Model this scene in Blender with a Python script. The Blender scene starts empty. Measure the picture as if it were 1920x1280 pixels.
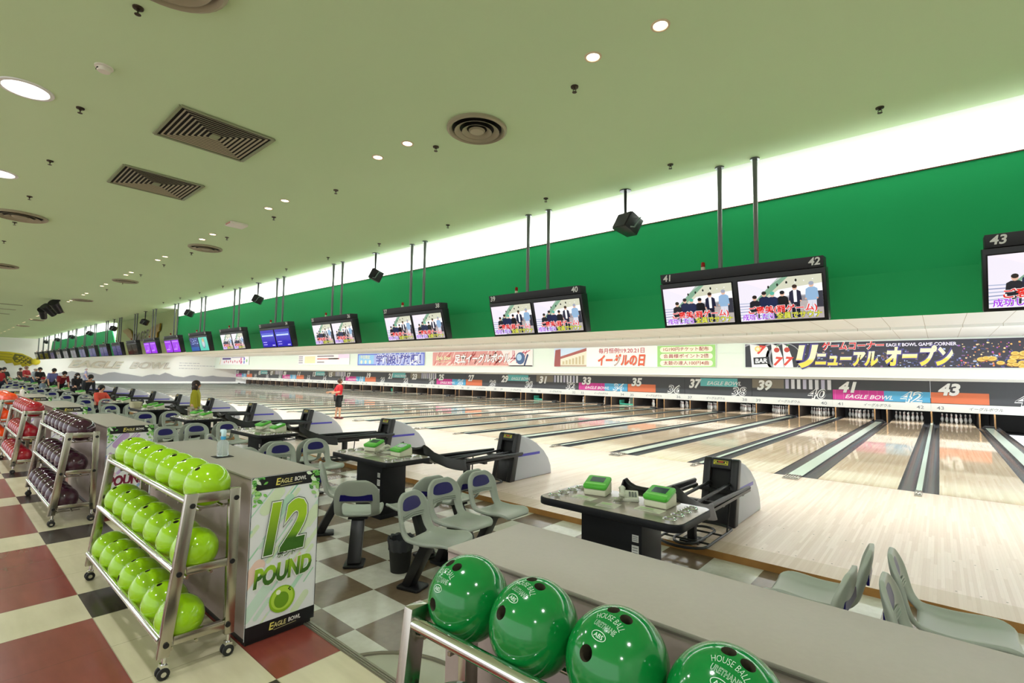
import bpy, bmesh, math, random
from mathutils import Vector, Matrix, Euler
R = random.Random(7)
PI = math.pi
SC = bpy.context.scene
COL = SC.collection
# ------------------------------------------------------------------ camera, world, exposure
cam = bpy.data.cameras.new('camera'); camo = bpy.data.objects.new('camera', cam); COL.objects.link(camo)
cam.sensor_width = 36.0; cam.lens = 931.36 / 1920 * 36; cam.clip_start = 0.05; cam.clip_end = 300
_r, _u, _f = (.75879, .65108, .01811), (.03073, -.06356, .9975), (-.65061, .75634, .06824)
camo.matrix_world = Matrix(((_r[0], _u[0], -_f[0], .2988), (_r[1], _u[1], -_f[1], -10.1822), (_r[2], _u[2], -_f[2], 1.7079), (0, 0, 0, 1)))
SC.camera = camo
wd = bpy.data.worlds.new('world'); SC.world = wd; wd.use_nodes = True
wd.node_tree.nodes['Background'].inputs[0].default_value = (.95, .98, 1.0, 1)
wd.node_tree.nodes['Background'].inputs[1].default_value = 1.65
SC.view_settings.view_transform = 'Standard'; SC.view_settings.look = 'None'
SC.view_settings.exposure = 0.0; SC.view_settings.gamma = 1.0; SC.view_settings.use_curve_mapping = False

def area(name, loc, size, power, rot=(0, 0, 0), col=(1, 1, 1), shape='RECTANGLE', sy=None, spread=PI):
    l = bpy.data.lights.new(name, 'AREA'); l.energy = power; l.color = col; l.shape = shape; l.size = size
    if sy is not None: l.size_y = sy
    l.spread = spread
    o = bpy.data.objects.new(name, l); COL.objects.link(o); o.location = loc; o.rotation_euler = rot
    return o

P = 3.42                    # pitch of a pair of lanes; x = 0 is the joint between lanes 42 and 43
ZF = -.07                   # floor of the settee area; lanes and approach lie at z = 0
ZN = .243                   # the aisle lies a step higher
YN = -8.65                  # its edge
ZC = 4.665                  # ceiling
XL, XR = -71.95, 4.6        # left wall, right wall
NP = 22
def pi_of(k): return k - 21                 # pair k (1..22) holds lanes 2k-1, 2k and spans x = (k-22)P .. (k-21)P
# tubes behind the hanging fascia: cove above it, lanes below it, pin end above the soffit step
for s in range(11):
    cx = XR - 3.5 - s * 6.84
    area('cove_tube', (cx, -1.95, 4.16), 6.7, 190, (PI, 0, 0), (.97, 1, 1), sy=.25)
    area('lane_tube', (cx, -1.35, 3.25), 6.7, 92, (0, 0, 0), (.88, .96, 1), sy=.4)
    area('lane_tube_far', (cx, 5.0, 3.30), 6.7, 170, (0, 0, 0), (.88, .96, 1), sy=.4)
    area('pin_end_tube', (cx, 9.05, 3.30), 6.7, 170, (math.radians(40), 0, 0), (.93, .98, 1), sy=.25)
    area('mask_tube', (cx, 14.5, 1.862), 6.7, 22, (math.radians(50), 0, 0), (.95, .98, 1), sy=.12)  # added light under the bulkhead, brightens the masking panels
    area('pin_deck_tube', (cx, 17.05, .845), 6.7, 120, (math.radians(25), 0, 0), (1, 1, .98), sy=.1)
# round concourse lamps (in view along y = -9.7; the unseen row behind is added to light the concourse)
LAMPX = [-7.01 - 3.55 * i for i in range(0, 16)]
for x in LAMPX:
    area('concourse_lamp', (x, -9.72, ZC - .05), .34, 42, (0, 0, 0), (.98, .99, 1), 'DISK')
for x in [-1.4, 2.0] :
    area('concourse_lamp', (x, -9.72, ZC - .05), .34, 42, (0, 0, 0), (.98, .99, 1), 'DISK')
for x in [3, -3, -9, -15, -22]:
    area('concourse_lamp_back', (x, -13.0, ZC - .05), .34, 50, (0, 0, 0), (.98, .99, 1), 'DISK')

# ------------------------------------------------------------------ materials
def lin(c):
    c /= 255.0
    return c / 12.92 if c <= .04045 else ((c + .055) / 1.055) ** 2.4
def rgb(*c):
    if len(c) == 1: h = c[0]; c = (int(h[0:2], 16), int(h[2:4], 16), int(h[4:6], 16))
    return (lin(c[0]), lin(c[1]), lin(c[2]), 1)
MATS = {}
def mat(name, col='808080', rough=.5, metal=0, emit=0, spec=.5, coat=0, noise=0, nscale=30, trans=0, ior=1.45):
    if name in MATS: return MATS[name]
    m = bpy.data.materials.new(name); m.use_nodes = True; nt = m.node_tree; b = nt.nodes['Principled BSDF']
    c = rgb(col) if isinstance(col, str) else col
    b.inputs['Base Color'].default_value = c; b.inputs['Roughness'].default_value = rough; b.inputs['Metallic'].default_value = metal
    b.inputs['Specular IOR Level'].default_value = spec; b.inputs['IOR'].default_value = ior
    b.inputs['Coat Weight'].default_value = coat; b.inputs['Coat Roughness'].default_value = .05
    b.inputs['Transmission Weight'].default_value = trans
    if emit: b.inputs['Emission Color'].default_value = c; b.inputs['Emission Strength'].default_value = emit
    if noise:
        tc = nt.nodes.new('ShaderNodeTexCoord'); n = nt.nodes.new('ShaderNodeTexNoise'); n.inputs['Scale'].default_value = nscale; n.inputs['Detail'].default_value = 4
        mx = nt.nodes.new('ShaderNodeMix'); mx.data_type = 'RGBA'
        mx.inputs[6].default_value = tuple(v * (1 - noise) for v in c[:3]) + (1,); mx.inputs[7].default_value = tuple(min(1, v * (1 + noise)) for v in c[:3]) + (1,)
        nt.links.new(tc.outputs['Object'], n.inputs['Vector']); nt.links.new(n.outputs['Fac'], mx.inputs[0]); nt.links.new(mx.outputs[2], b.inputs['Base Color'])
    MATS[name] = m
    return m
class N:                                    # tiny node helper
    def __init__(s, m): s.t = m.node_tree
    def new(s, typ, **k):
        n = s.t.nodes.new(typ)
        for a, v in k.items(): setattr(n, a, v)
        return n
    def val(s, x, inp):
        if isinstance(x, (int, float)): inp.default_value = x
        else: s.t.links.new(x, inp)
    def m(s, op, a, b=0, c=None):
        n = s.new('ShaderNodeMath', operation=op); s.val(a, n.inputs[0]); s.val(b, n.inputs[1])
        if c is not None: s.val(c, n.inputs[2])
        return n.outputs[0]
    def mix(s, f, a, b):
        n = s.new('ShaderNodeMix', data_type='RGBA'); s.val(f, n.inputs[0])
        for x, i in ((a, 6), (b, 7)):
            if isinstance(x, tuple): n.inputs[i].default_value = x
            else: s.t.links.new(x, n.inputs[i])
        return n.outputs[2]
    def pos(s):
        g = s.new('ShaderNodeNewGeometry'); x = s.new('ShaderNodeSeparateXYZ'); s.t.links.new(g.outputs['Position'], x.inputs[0])
        return g.outputs['Position'], x.outputs[0], x.outputs[1], x.outputs[2]
    def noise(s, vec, scale, detail=4, out='Fac', sx=None):
        if sx:
            mp = s.new('ShaderNodeMapping'); mp.inputs['Scale'].default_value = sx; s.t.links.new(vec, mp.inputs[0]); vec = mp.outputs[0]
        n = s.new('ShaderNodeTexNoise'); n.inputs['Scale'].default_value = scale; n.inputs['Detail'].default_value = detail
        s.t.links.new(vec, n.inputs['Vector']); return n.outputs[out]
    def white(s, a, b):
        c = s.new('ShaderNodeCombineXYZ'); s.val(a, c.inputs[0]); s.val(b, c.inputs[1])
        w = s.new('ShaderNodeTexWhiteNoise', noise_dimensions='2D'); s.t.links.new(c.outputs[0], w.inputs['Vector']); return w.outputs['Value']
    def bump(s, h, dist, strength=1):
        b = s.new('ShaderNodeBump'); b.inputs['Distance'].default_value = dist; b.inputs['Strength'].default_value = strength
        s.t.links.new(h, b.inputs['Height']); s.t.links.new(b.outputs[0], s.t.nodes['Principled BSDF'].inputs['Normal'])
    def base(s, c): s.t.links.new(c, s.t.nodes['Principled BSDF'].inputs['Base Color'])

def floor_material():
    m = mat('floor_vinyl', rough=.22); n = N(m); p, x, y, z = n.pos()
    mott = n.noise(p, 3.5, 6); fine = n.noise(p, 22, 5); mm = n.m('MULTIPLY_ADD', fine, .5, n.m('MULTIPLY', mott, .8))
    cream = n.mix(mm, rgb('b0ad9a'), rgb('e6e6da')); brown = n.mix(mm, rgb('4d4033'), rgb('85735c'))
    q = .4565
    cx = n.m('FLOOR', n.m('DIVIDE', n.m('ADD', x, 3.289 + 100 * q), q)); cy = n.m('FLOOR', n.m('DIVIDE', n.m('ADD', y, 7.700 + 100 * q), q))
    chk = n.m('MODULO', n.m('ADD', cx, cy), 2)
    settee = n.mix(chk, brown, cream)
    per = 1.833; w = .45825
    fx = n.m('MODULO', n.m('ADD', x, 3.978 + 60 * per), per); fy = n.m('MODULO', n.m('ADD', y, 9.478 + 60 * per), per)
    ix = n.m('LESS_THAN', fx, w); iy = n.m('LESS_THAN', fy, w)
    streak = n.noise(p, 2.0, 6, sx=(1, 6, 1)); st = n.m('MULTIPLY_ADD', streak, .7, n.m('MULTIPLY', mott, .5))
    beige = n.mix(st, rgb('ada384'), rgb('e4dbbc')); red = n.mix(st, rgb('5c221e'), rgb('984a3e')); black = n.mix(st, rgb('1c1917'), rgb('463c36'))
    c = n.mix(n.m('MAXIMUM', ix, iy), red, beige); c = n.mix(n.m('MULTIPLY', ix, iy), c, black)
    con = n.m('LESS_THAN', y, YN)
    # tile seams in the concourse (every tile) as thin dark lines
    sx_ = n.m('LESS_THAN', n.m('MODULO', n.m('ADD', x, 3.978 + 60 * w), w), .004); sy_ = n.m('LESS_THAN', n.m('MODULO', n.m('ADD', y, 9.478 + 60 * w), w), .004)
    c = n.mix(n.m('MULTIPLY', n.m('MAXIMUM', sx_, sy_), .45), c, rgb('3a3026'))
    n.base(n.mix(con, settee, c)); n.bump(fine, .0006, .25)
    return m
def boards(name, c0, c1, w, ln, rough, bstr, edge=False):
    m = mat(name, rough=rough); n = N(m); p, x, y, z = n.pos()
    bx = n.m('FLOOR', n.m('DIVIDE', n.m('ADD', x, 100), w)); off = n.m('MULTIPLY', n.white(bx, 3.3), ln)
    by = n.m('FLOOR', n.m('DIVIDE', n.m('ADD', n.m('ADD', y, 50), off), ln))
    rnd = n.white(bx, by); gr = n.noise(p, 14, 5, sx=(9, .5, 1))
    f = n.m('MULTIPLY_ADD', gr, .45, n.m('MULTIPLY', rnd, .75)); f = n.m('MINIMUM', n.m('MAXIMUM', f, 0), 1)
    c = n.mix(f, rgb(c0), rgb(c1))
    fr = n.m('FRACT', n.m('DIVIDE', n.m('ADD', x, 100), w)); c = n.mix(n.m('MULTIPLY', n.m('LESS_THAN', fr, .05), .25), c, rgb('8a7350'))
    if edge:        # the worn edge band along the step
        c = n.mix(n.m('MULTIPLY', n.m('LESS_THAN', y, -4.62), .35), c, rgb('b49a64'))
    n.base(c)
    return m
M_floor = floor_material()
M_appr = boards('approach_maple', 'd6bba8', 'edd8ca', .026, .9, .30, 0, True)
M_lane = boards('lane_maple', 'ccb290', 'e6d1b4', .027, 1.4, .045, 0)
M_step = mat('step_oak', 'a8793f', .45, noise=.25, nscale=9)
def ceiling_material():
    m = mat('ceiling_green', '9fae78', .85, spec=.2); n = N(m); p, x, y, z = n.pos()
    a = n.noise(p, .35, 3); b = n.noise(p, 60, 3)
    c = n.mix(a, rgb('cae2b2'), rgb('d3e8bc')); n.base(c); n.bump(b, .002, .25)
    return m
M_ceil = ceiling_material()
M_cove = mat('cove_white', 'f2f4ee', .9, spec=.1)
def soffit_material():
    m = mat('soffit_board', 'efe7da', .8, spec=.2); n = N(m); p, x, y, z = n.pos()
    sx = n.m('LESS_THAN', n.m('FRACT', n.m('DIVIDE', n.m('ADD', x, 100.02), .82)), .014)
    n.base(n.mix(sx, rgb('f0f0f0'), rgb('b9b0a4')))
    return m
M_soffit = soffit_material()
M_white = mat('wall_white', 'f0f0ea', .8, spec=.2)
M_bulk = mat('bulkhead_pale', 'e4ece0', .7, spec=.3)
M_green = mat('fascia_green', '1aa45e', .6, spec=.25, noise=.03, nscale=2)
M_palegreen = mat('fascia_pale', 'a9b582', .8, spec=.2)
M_steel = mat('brushed_steel', 'b9b4aa', .22, 1)
M_chrome = mat('chrome', 'dedede', .08, 1)
M_black = mat('black_plastic', '1b1b1d', .38)
M_matte = mat('matte_black', '141414', .7)
M_rubber = mat('rubber', '202020', .6)
M_lam = mat('taupe_laminate', 'a59d92', .45, noise=.05, nscale=60)
M_darkgrey = mat('graphite_laminate', '141519', .5, spec=.3)
M_grey = mat('light_grey_shell', 'b0b1b7', .4)
M_seat = mat('seat_grey_green', 'a4aba0', .33)
M_navy = mat('seat_navy', '1a1560', .3, spec=.3)
M_blue = mat('stripe_blue', '3f3aa6', .3)
M_gut = mat('gutter_grey', '4b4d51', .2, spec=.25)
M_cap = mat('capping_mint', 'cfdfd0', .2)
M_tan = mat('kickback_tan', '7a5c38', .5, noise=.2, nscale=4)
M_pin = mat('pin_white', 'e8e6e2', .2)
M_pinred = mat('pin_red', 'b3202a', .3)
M_glass = mat('table_glass', 'dfe8e6', .05, trans=.0)
M_cons_g = mat('console_green', '55b83c', .3)
M_cream = mat('console_cream', 'd9d9c0', .4)
M_lcd = mat('console_lcd', '2c4a44', .1)
M_lampw = mat('lamp_lens_white', 'ffffff', .5, emit=6)
M_lampy = mat('lamp_lens_warm', (1.0, .83, .6, 1), .5, emit=7)
M_dull = mat('diffuser_metal', 'a39a80', .5, .2)
M_brass = mat('sprinkler_bronze', '463a2c', .4, .6)
def attr_mat(name, emit=0, rough=.45):
    m = mat(name, rough=rough); n = N(m); a = n.new('ShaderNodeAttribute'); a.attribute_name = 'Col'
    b = m.node_tree.nodes['Principled BSDF']
    if emit:
        b.inputs['Base Color'].default_value = (0, 0, 0, 1); m.node_tree.links.new(a.outputs['Color'], b.inputs['Emission Color']); b.inputs['Emission Strength'].default_value = emit
    else: n.base(a.outputs['Color'])
    return m
M_print = attr_mat('print_ink')
M_screen = attr_mat('screen_pixels', 1.15, .1)
M_screen_dim = attr_mat('screen_pixels_dim', .3, .1)

# ------------------------------------------------------------------ mesh builder
class MB:
    def __init__(s): s.v = []; s.f = []; s.mi = []
    def add(s, vs, fs, mi=0, M=None):
        o = len(s.v)
        s.v += [tuple(M @ Vector(q)) for q in vs] if M else [tuple(q) for q in vs]
        for f in fs: s.f.append(tuple(i + o for i in f)); s.mi.append(mi)
        return s
    def box(s, x0, x1, y0, y1, z0, z1, mi=0, M=None):
        vs = [(x, y, z) for z in (z0, z1) for y in (y0, y1) for x in (x0, x1)]
        return s.add(vs, [(0, 2, 3, 1), (4, 5, 7, 6), (0, 1, 5, 4), (2, 6, 7, 3), (0, 4, 6, 2), (1, 3, 7, 5)], mi, M)
    def bar(s, p0, p1, w, h, mi=0, up=(0, 0, 1)):          # box along p0-p1, w across, h along 'up'
        p0, p1 = Vector(p0), Vector(p1); d = (p1 - p0); L = d.length; d.normalize(); r = d.cross(Vector(up)).normalized(); u = r.cross(d)
        M = Matrix(((r.x, d.x, u.x, p0.x), (r.y, d.y, u.y, p0.y), (r.z, d.z, u.z, p0.z), (0, 0, 0, 1)))
        return s.box(-w / 2, w / 2, 0, L, -h / 2, h / 2, mi, M)
    def lathe(s, prof, n=24, mi=0, M=None, caps=True):      # profile (r, z) about z
        vs = []; fs = []
        for r, z in prof:
            for i in range(n): a = 2 * PI * i / n; vs.append((r * math.cos(a), r * math.sin(a), z))
        k = len(prof)
        for j in range(k - 1):
            for i in range(n): i2 = (i + 1) % n; fs.append((j * n + i, j * n + i2, (j + 1) * n + i2, (j + 1) * n + i))
        if caps:
            if prof[0][0] > 1e-6: fs.append(tuple(range(n))[::-1])
            if prof[-1][0] > 1e-6: fs.append(tuple((k - 1) * n + i for i in range(n)))
        return s.add(vs, fs, mi, M)
    def cyl(s, p0, p1, r0, r1=None, n=16, mi=0):
        p0, p1 = Vector(p0), Vector(p1); d = p1 - p0
        M = Matrix.Translation(p0) @ d.to_track_quat('Z', 'Y').to_matrix().to_4x4()
        return s.lathe([(r0, 0), (r0 if r1 is None else r1, d.length)], n, mi, M)
    def tube(s, pts, r, n=10, mi=0, closed=False):
        pts = [Vector(p) for p in pts]; k = len(pts); vs = []; fs = []; prev = None
        for j, p in enumerate(pts):
            a = pts[(j - 1) % k] if (closed or j > 0) else p; b = pts[(j + 1) % k] if (closed or j < k - 1) else p
            d = (b - a).normalized()
            if prev is None: x = d.orthogonal().normalized()
            else: x = (prev - d * prev.dot(d)).normalized()
            prev = x; y = d.cross(x)
            for i in range(n): t = 2 * PI * i / n; vs.append(tuple(p + x * (r * math.cos(t)) + y * (r * math.sin(t))))
        for j in range(k if closed else k - 1):
            j2 = (j + 1) % k
            for i in range(n): i2 = (i + 1) % n; fs.append((j * n + i, j * n + i2, j2 * n + i2, j2 * n + i))
        if not closed: fs.append(tuple(range(n))[::-1]); fs.append(tuple((k - 1) * n + i for i in range(n)))
        return s.add(vs, fs, mi)
    def prism(s, poly, x0, x1, mi=0, axis='X', M=None):     # polygon extruded along an axis; poly in the other two axes (YZ, XZ, XY)
        n = len(poly)
        def P3(a, b, t): return (t, a, b) if axis == 'X' else ((a, t, b) if axis == 'Y' else (a, b, t))
        vs = [P3(a, b, x0) for a, b in poly] + [P3(a, b, x1) for a, b in poly]
        fs = [tuple(range(n))[::-1], tuple(range(n, 2 * n))] + [(i, (i + 1) % n, n + (i + 1) % n, n + i) for i in range(n)]
        return s.add(vs, fs, mi, M)
    def sphere(s, c, r, n=16, mi=0, sc=(1, 1, 1)):
        m = max(4, n // 2); prof = [(max(0, r * math.sin(PI * j / m)), -r * math.cos(PI * j / m)) for j in range(m + 1)]
        prof[0] = (1e-5, -r); prof[-1] = (1e-5, r)
        return s.lathe(prof, n, mi, Matrix.Translation(c) @ Matrix.Diagonal((*sc, 1)), False)
    def mesh(s, name, mats, bevel=0, seg=2, angle=35, weld=False):
        me = bpy.data.meshes.new(name); me.from_pydata(s.v, [], s.f)
        for m in (mats if isinstance(mats, (list, tuple)) else [mats]): me.materials.append(m)
        me.polygons.foreach_set('material_index', s.mi)
        bm = bmesh.new(); bm.from_mesh(me)
        if weld: bmesh.ops.remove_doubles(bm, verts=bm.verts, dist=1e-5)
        bmesh.ops.recalc_face_normals(bm, faces=bm.faces)
        if bevel:
            es = [e for e in bm.edges if len(e.link_faces) == 2 and e.calc_face_angle(0) > .6]
            bmesh.ops.bevel(bm, geom=es, offset=bevel, segments=seg, affect='EDGES', profile=.5, clamp_overlap=True)
        for f in bm.faces: f.smooth = True
        bm.to_mesh(me); bm.free(); me.set_sharp_from_angle(angle=math.radians(angle))
        return me
    def build(s, name, mats, parent=None, **k):
        return obj(name, s.mesh(name, mats, **k), parent)
def obj(name, me, parent=None, M=None):
    o = bpy.data.objects.new(name, me); COL.objects.link(o)
    if parent: o.parent = parent
    if M is not None: o.matrix_local = M
    return o
def tag(o, label, cat, group=None):
    o['label'] = label; o['category'] = cat
    if group: o['group'] = group
    return o
def struct(o): o['kind'] = 'structure'; return o
def thing(name, label, cat, loc=(0, 0, 0), rz=0, group=None):
    o = bpy.data.objects.new(name, None); COL.objects.link(o); o.location = loc; o.rotation_euler = (0, 0, rz); o.empty_display_size = .1
    return tag(o, label, cat, group)
def copy_tree(o, parent=None):
    c = o.copy(); COL.objects.link(c)
    if parent: c.parent = parent
    for ch in list(o.children): copy_tree(ch, c)
    return c
def ORD(n): return {1: 'first', 2: 'second', 3: 'third', 4: 'fourth', 5: 'fifth', 6: 'sixth', 7: 'seventh', 8: 'eighth', 9: 'ninth', 10: 'tenth', 11: 'eleventh', 12: 'twelfth', 13: 'thirteenth', 14: 'fourteenth', 15: 'fifteenth', 16: 'sixteenth', 17: 'seventeenth', 18: 'eighteenth', 19: 'nineteenth', 20: 'twentieth', 21: 'twenty-first', 22: 'twenty-second'}[n]
def frame(o, x, y):
    x = Vector(x).normalized(); y = Vector(y).normalized(); z = x.cross(y)
    return Matrix(((x.x, y.x, z.x, o[0]), (x.y, y.y, z.y, o[1]), (x.z, y.z, z.z, o[2]), (0, 0, 0, 1)))
def bake(o, parent=None, name=None):        # apply the modifiers of o into a plain mesh object
    dg = bpy.context.evaluated_depsgraph_get(); me = bpy.data.meshes.new_from_object(o.evaluated_get(dg))
    return me
# ---- flat prints (posters, signs, screens): coloured polygons and lettering, layered by a hair
_tc = {}
def text_geo(s, bold=0.0, shear=0.0, res=3, space=1.0):
    k = (s, bold, shear, res, space)
    if k not in _tc:
        c = bpy.data.curves.new('lettering', 'FONT'); c.body = s; c.size = 1; c.offset = bold; c.shear = shear; c.resolution_u = res; c.space_character = space
        o = bpy.data.objects.new('lettering', c); COL.objects.link(o)
        me = bpy.data.meshes.new_from_object(o.evaluated_get(bpy.context.evaluated_depsgraph_get()))
        _tc[k] = ([tuple(v.co[:2]) for v in me.vertices], [tuple(p.vertices) for p in me.polygons])
        bpy.data.objects.remove(o); bpy.data.meshes.remove(me); bpy.data.curves.remove(c)
    return _tc[k]
class Lines:                                # collects every line of lettering as a print of its own
    def __init__(s, step=.002): s.l = []; s.step = step
    def _n(s): f = Flat(s.step); s.l.append(f); return f
    def text(s, *a, **k): s._n().text(*a, **k); return s
    def outlined(s, *a, **k): s._n().outlined(*a, **k); return s
    def slant(s, *a, **k): s._n().slant(*a, **k); return s
    def disc(s, *a, **k): s._n().disc(*a, **k); return s
    def build(s, name, parent, M):
        for f in s.l: f.build(name, parent, M)
class Flat:
    def __init__(s, step=.0008): s.v = []; s.f = []; s.c = []; s.step = step
    def poly(s, pts, col, L=0):
        o = len(s.v); s.v += [(x, y, L * s.step) for x, y in pts]; s.f.append(tuple(range(o, o + len(pts))))
        s.c.append([rgb(col) if isinstance(col, str) else col] * len(pts) if not callable(col) else [col(x, y) for x, y in pts]); return s
    def rect(s, x0, y0, x1, y1, col, L=0): return s.poly([(x0, y0), (x1, y0), (x1, y1), (x0, y1)], col, L)
    def disc(s, x, y, r, col, L=0, n=20, sy=1): return s.poly([(x + r * math.cos(2 * PI * i / n), y + r * sy * math.sin(2 * PI * i / n)) for i in range(n)], col, L)
    def slant(s, x, y, ln, w, col, L=0, ang=.9):            # round-ended slanted bar
        c, d = math.cos(ang), math.sin(ang); pts = []
        for i in range(9): a = PI / 2 + PI * i / 8; pts.append((-ln / 2 + w / 2 * math.cos(a), w / 2 * math.sin(a)))
        for i in range(9): a = -PI / 2 + PI * i / 8; pts.append((ln / 2 + w / 2 * math.cos(a), w / 2 * math.sin(a)))
        return s.poly([(x + c * u - d * v, y + d * u + c * v) for u, v in pts], col, L)
    def clip(s, x0, y0, x1, y1):                            # keep what lies on the board
        nv, nf, nc = [], [], []
        for f, c in zip(s.f, s.c):
            P_ = [(s.v[i], cc) for i, cc in zip(f, c)]
            for ax, lim, sg in ((0, x0, 1), (0, x1, -1), (1, y0, 1), (1, y1, -1)):
                out = []
                for i in range(len(P_)):
                    (a, ca), (b, cb) = P_[i], P_[(i + 1) % len(P_)]
                    da, db = (a[ax] - lim) * sg, (b[ax] - lim) * sg
                    if da >= 0: out.append((a, ca))
                    if (da >= 0) != (db >= 0):
                        t = da / (da - db); out.append((tuple(a[q] + t * (b[q] - a[q]) for q in range(3)), ca))
                P_ = out
                if len(P_) < 3: break
            if len(P_) >= 3:
                o = len(nv); nv += [p for p, _ in P_]; nf.append(tuple(range(o, o + len(P_)))); nc.append([c_ for _, c_ in P_])
        s.v, s.f, s.c = nv, nf, nc; return s
    def text(s, t, x, y, size, col, L=0, bold=0, shear=0, align='C', sx=1.0, rot=0, res=3, fit=None, bend=None, fn=None):
        vs, fs = text_geo(t, bold, shear, res)
        if not vs: return s
        xs = [v[0] for v in vs]; ys = [v[1] for v in vs]; x0, x1 = min(xs), max(xs)
        if fit: sx = fit / ((x1 - x0) * size)
        ax = {'C': (x0 + x1) / 2, 'L': x0, 'R': x1}[align]; o = len(s.v); c, d = math.cos(rot), math.sin(rot)
        for a, b in vs:
            u, v = (a - ax) * size * sx, b * size
            if bend: u, v = (bend + v) * math.sin(u / bend), (bend + v) * math.cos(u / bend) - bend
            s.v.append((x + c * u - d * v, y + d * u + c * v, L * s.step))
        for f in fs:
            s.f.append(tuple(i + o for i in f))
            s.c.append([(fn(s.v[i + o][0], s.v[i + o][1]) if fn else (rgb(col) if isinstance(col, str) else col)) for i in f])
        return s
    def outlined(s, t, x, y, size, col, out, L=0, bold=.02, w=.03, **k):
        s.text(t, x, y, size, out, L, bold + w, **{**k, 'fn': None}); s.text(t, x, y, size, col, L + 1, bold, **k); return s
    def mesh(s, name, m=None):
        me = bpy.data.meshes.new(name); me.from_pydata(s.v, [], s.f); me.materials.append(m or M_print)
        ca = me.color_attributes.new('Col', 'FLOAT_COLOR', 'CORNER'); i = 0
        for c in s.c:
            for q in c: ca.data[i].color = q; i += 1
        return me
    def build(s, name, parent=None, M=None, m=None): return obj(name, s.mesh(name, m), parent, M)

# ------------------------------------------------------------------ shell
struct(MB().box(XL - .3, XR + .3, YN, -4.97, ZF - .12, ZF).build('floor', M_floor))
struct(MB().box(XL - .3, XR + .3, -17, YN, ZF - .12, ZN).build('floor_aisle', M_floor))
ap = MB().box(XL, XR, -4.98, 0, ZF, 0); ap.mi = [0, 0, 1, 0, 0, 0]
AP = struct(ap.build('approach_deck', [M_appr, M_step], bevel=0))
fl = Flat()
for i in range(-20, 2):
    for cx in (i * P - 2.62, i * P - .82):
        for d in range(-3, 4):
            for y in (-3.66, -4.57, -.12): fl.disc(cx + d * .15, y, .008, '6b5a44', 0, 8)
fl.build('approach_dots', AP, Matrix.Translation((0, 0, .0012)))
# left edge strip between lane 1 and the wall, pit housing behind the masking units
struct(MB().box(XL, XR, -17, -3.1, ZC, ZC + .1).build('ceiling', M_ceil))
struct(MB().box(XL, XR, -3.1, -.9, ZC, ZC + .1).build('ceiling_cove', M_cove))
struct(MB().box(-41.0, -28.3, -3.12, -2.5, ZC - .012, ZC).build('ceiling_panel', M_ceil))
struct(MB().box(XL, XR, -1.0, -.9, 3.38, ZC).build('wall_cove', M_cove))
struct(MB().box(XL, XR, -.95, 14.1, 3.38, 3.44).build('ceiling_lanes', M_soffit))
struct(MB().box(XL, XR, 8.76, 8.82, 3.30, 3.38).build('trim_1', M_soffit))
bk = MB().box(XL, XR, 14, 14.1, 1.93, 3.38).box(XL, XR, 13.97, 14, 2.93, 2.945)
struct(bk.build('wall_pins', M_bulk))
struct(MB().box(XL, XR, 14, 16.8, 1.88, 1.93).box(XL, XR, 16.60, 16.64, 1.789, 1.90).build('trim_2', M_white))
pit = MB().box(XL, XR, 20.6, 20.7, -.4, 1.0).box(XL, XR, 16.72, 20.7, .86, .9).box(XL, XR, 19.35, 20.7, -.4, -.35)
struct(pit.build('pit_housing', M_matte))
lw = MB().box(XL - .1, XL, -17, 20.7, ZF - .1, ZC + .1)
struct(lw.build('wall_left', M_white))
struct(MB().box(XR, XR + .1, -17, 20.7, ZF - .1, ZC + .1).build('wall_right', M_white))
# hanging fascia: leaning upper face, lower face folded back
def fascia(name, x0, x1, m, top=(-2.45, 4.30), e0=(0, 0, 0), e1=(0, 0, 0)):
    t = .05; pr = [top, (-2.55, 3.06), (-2.2, 2.548)]; V = []
    for q, (y, z) in enumerate(pr): V += [(x0 + e0[q], y, z), (x1 + e1[q], y, z), (x0 + e0[q], y + t, z + (.02 if q else 0)), (x1 + e1[q], y + t, z + (.02 if q else 0))]
    F_ = []
    for q in (0, 4): F_ += [(q, q + 1, q + 5, q + 4), (q + 2, q + 6, q + 7, q + 3), (q, q + 4, q + 6, q + 2), (q + 1, q + 3, q + 7, q + 5)]
    return struct(MB().add(V, F_ + [(0, 2, 3, 1), (8, 9, 11, 10)]).build(name, m))
fascia('wall_fascia_right', -28.3, XR, M_green, e0=(-.6, .7, .9))
fascia('wall_fascia_left', -67.5, -41.0, M_green, e1=(-1.0, .9, 1.3))
fascia('wall_fascia_centre', -40.2, -27.9, M_palegreen, (-2.52, ZC - .01))
struct(MB().box(-28.8, XR, -2.465, -2.39, 4.30, 4.312).build('trim_3', mat('fascia_edge', '6b3a2c', .5)))
struct(MB().box(-67.5, -42, -2.465, -2.39, 4.30, 4.312).build('trim_4', mat('fascia_edge')))
# step nosing along the aisle and the half-round steps in the gaps between the counters
ns_ = MB().box(XL, XR, YN - .035, YN + .012, ZN - .02, ZN + .004)
for q in range(3): ns_.box(XL, XR, YN - .03 + .013 * q, YN - .024 + .013 * q, ZN + .004, ZN + .007)
struct(ns_.build('trim_5', mat('floor_trim', '8d8779', .35, .6)))
for j in range(8):
    cx = -1.77 - P * j; o = struct(MB().prism([(cx + .54 * math.cos(PI * k / 20), -8.65 + .45 * math.sin(PI * k / 20)) for k in range(21)], ZF, .088, 0, 'Z').build('aisle_step', mat('step_vinyl', 'a9a995', .3, noise=.12, nscale=6)))
    r1 = MB().tube([(cx + .54 * math.cos(PI * k / 20), -8.65 + .45 * math.sin(PI * k / 20), .088) for k in range(21)], .014, 8).build('step_nosing', mat('floor_trim'), o)

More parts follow.
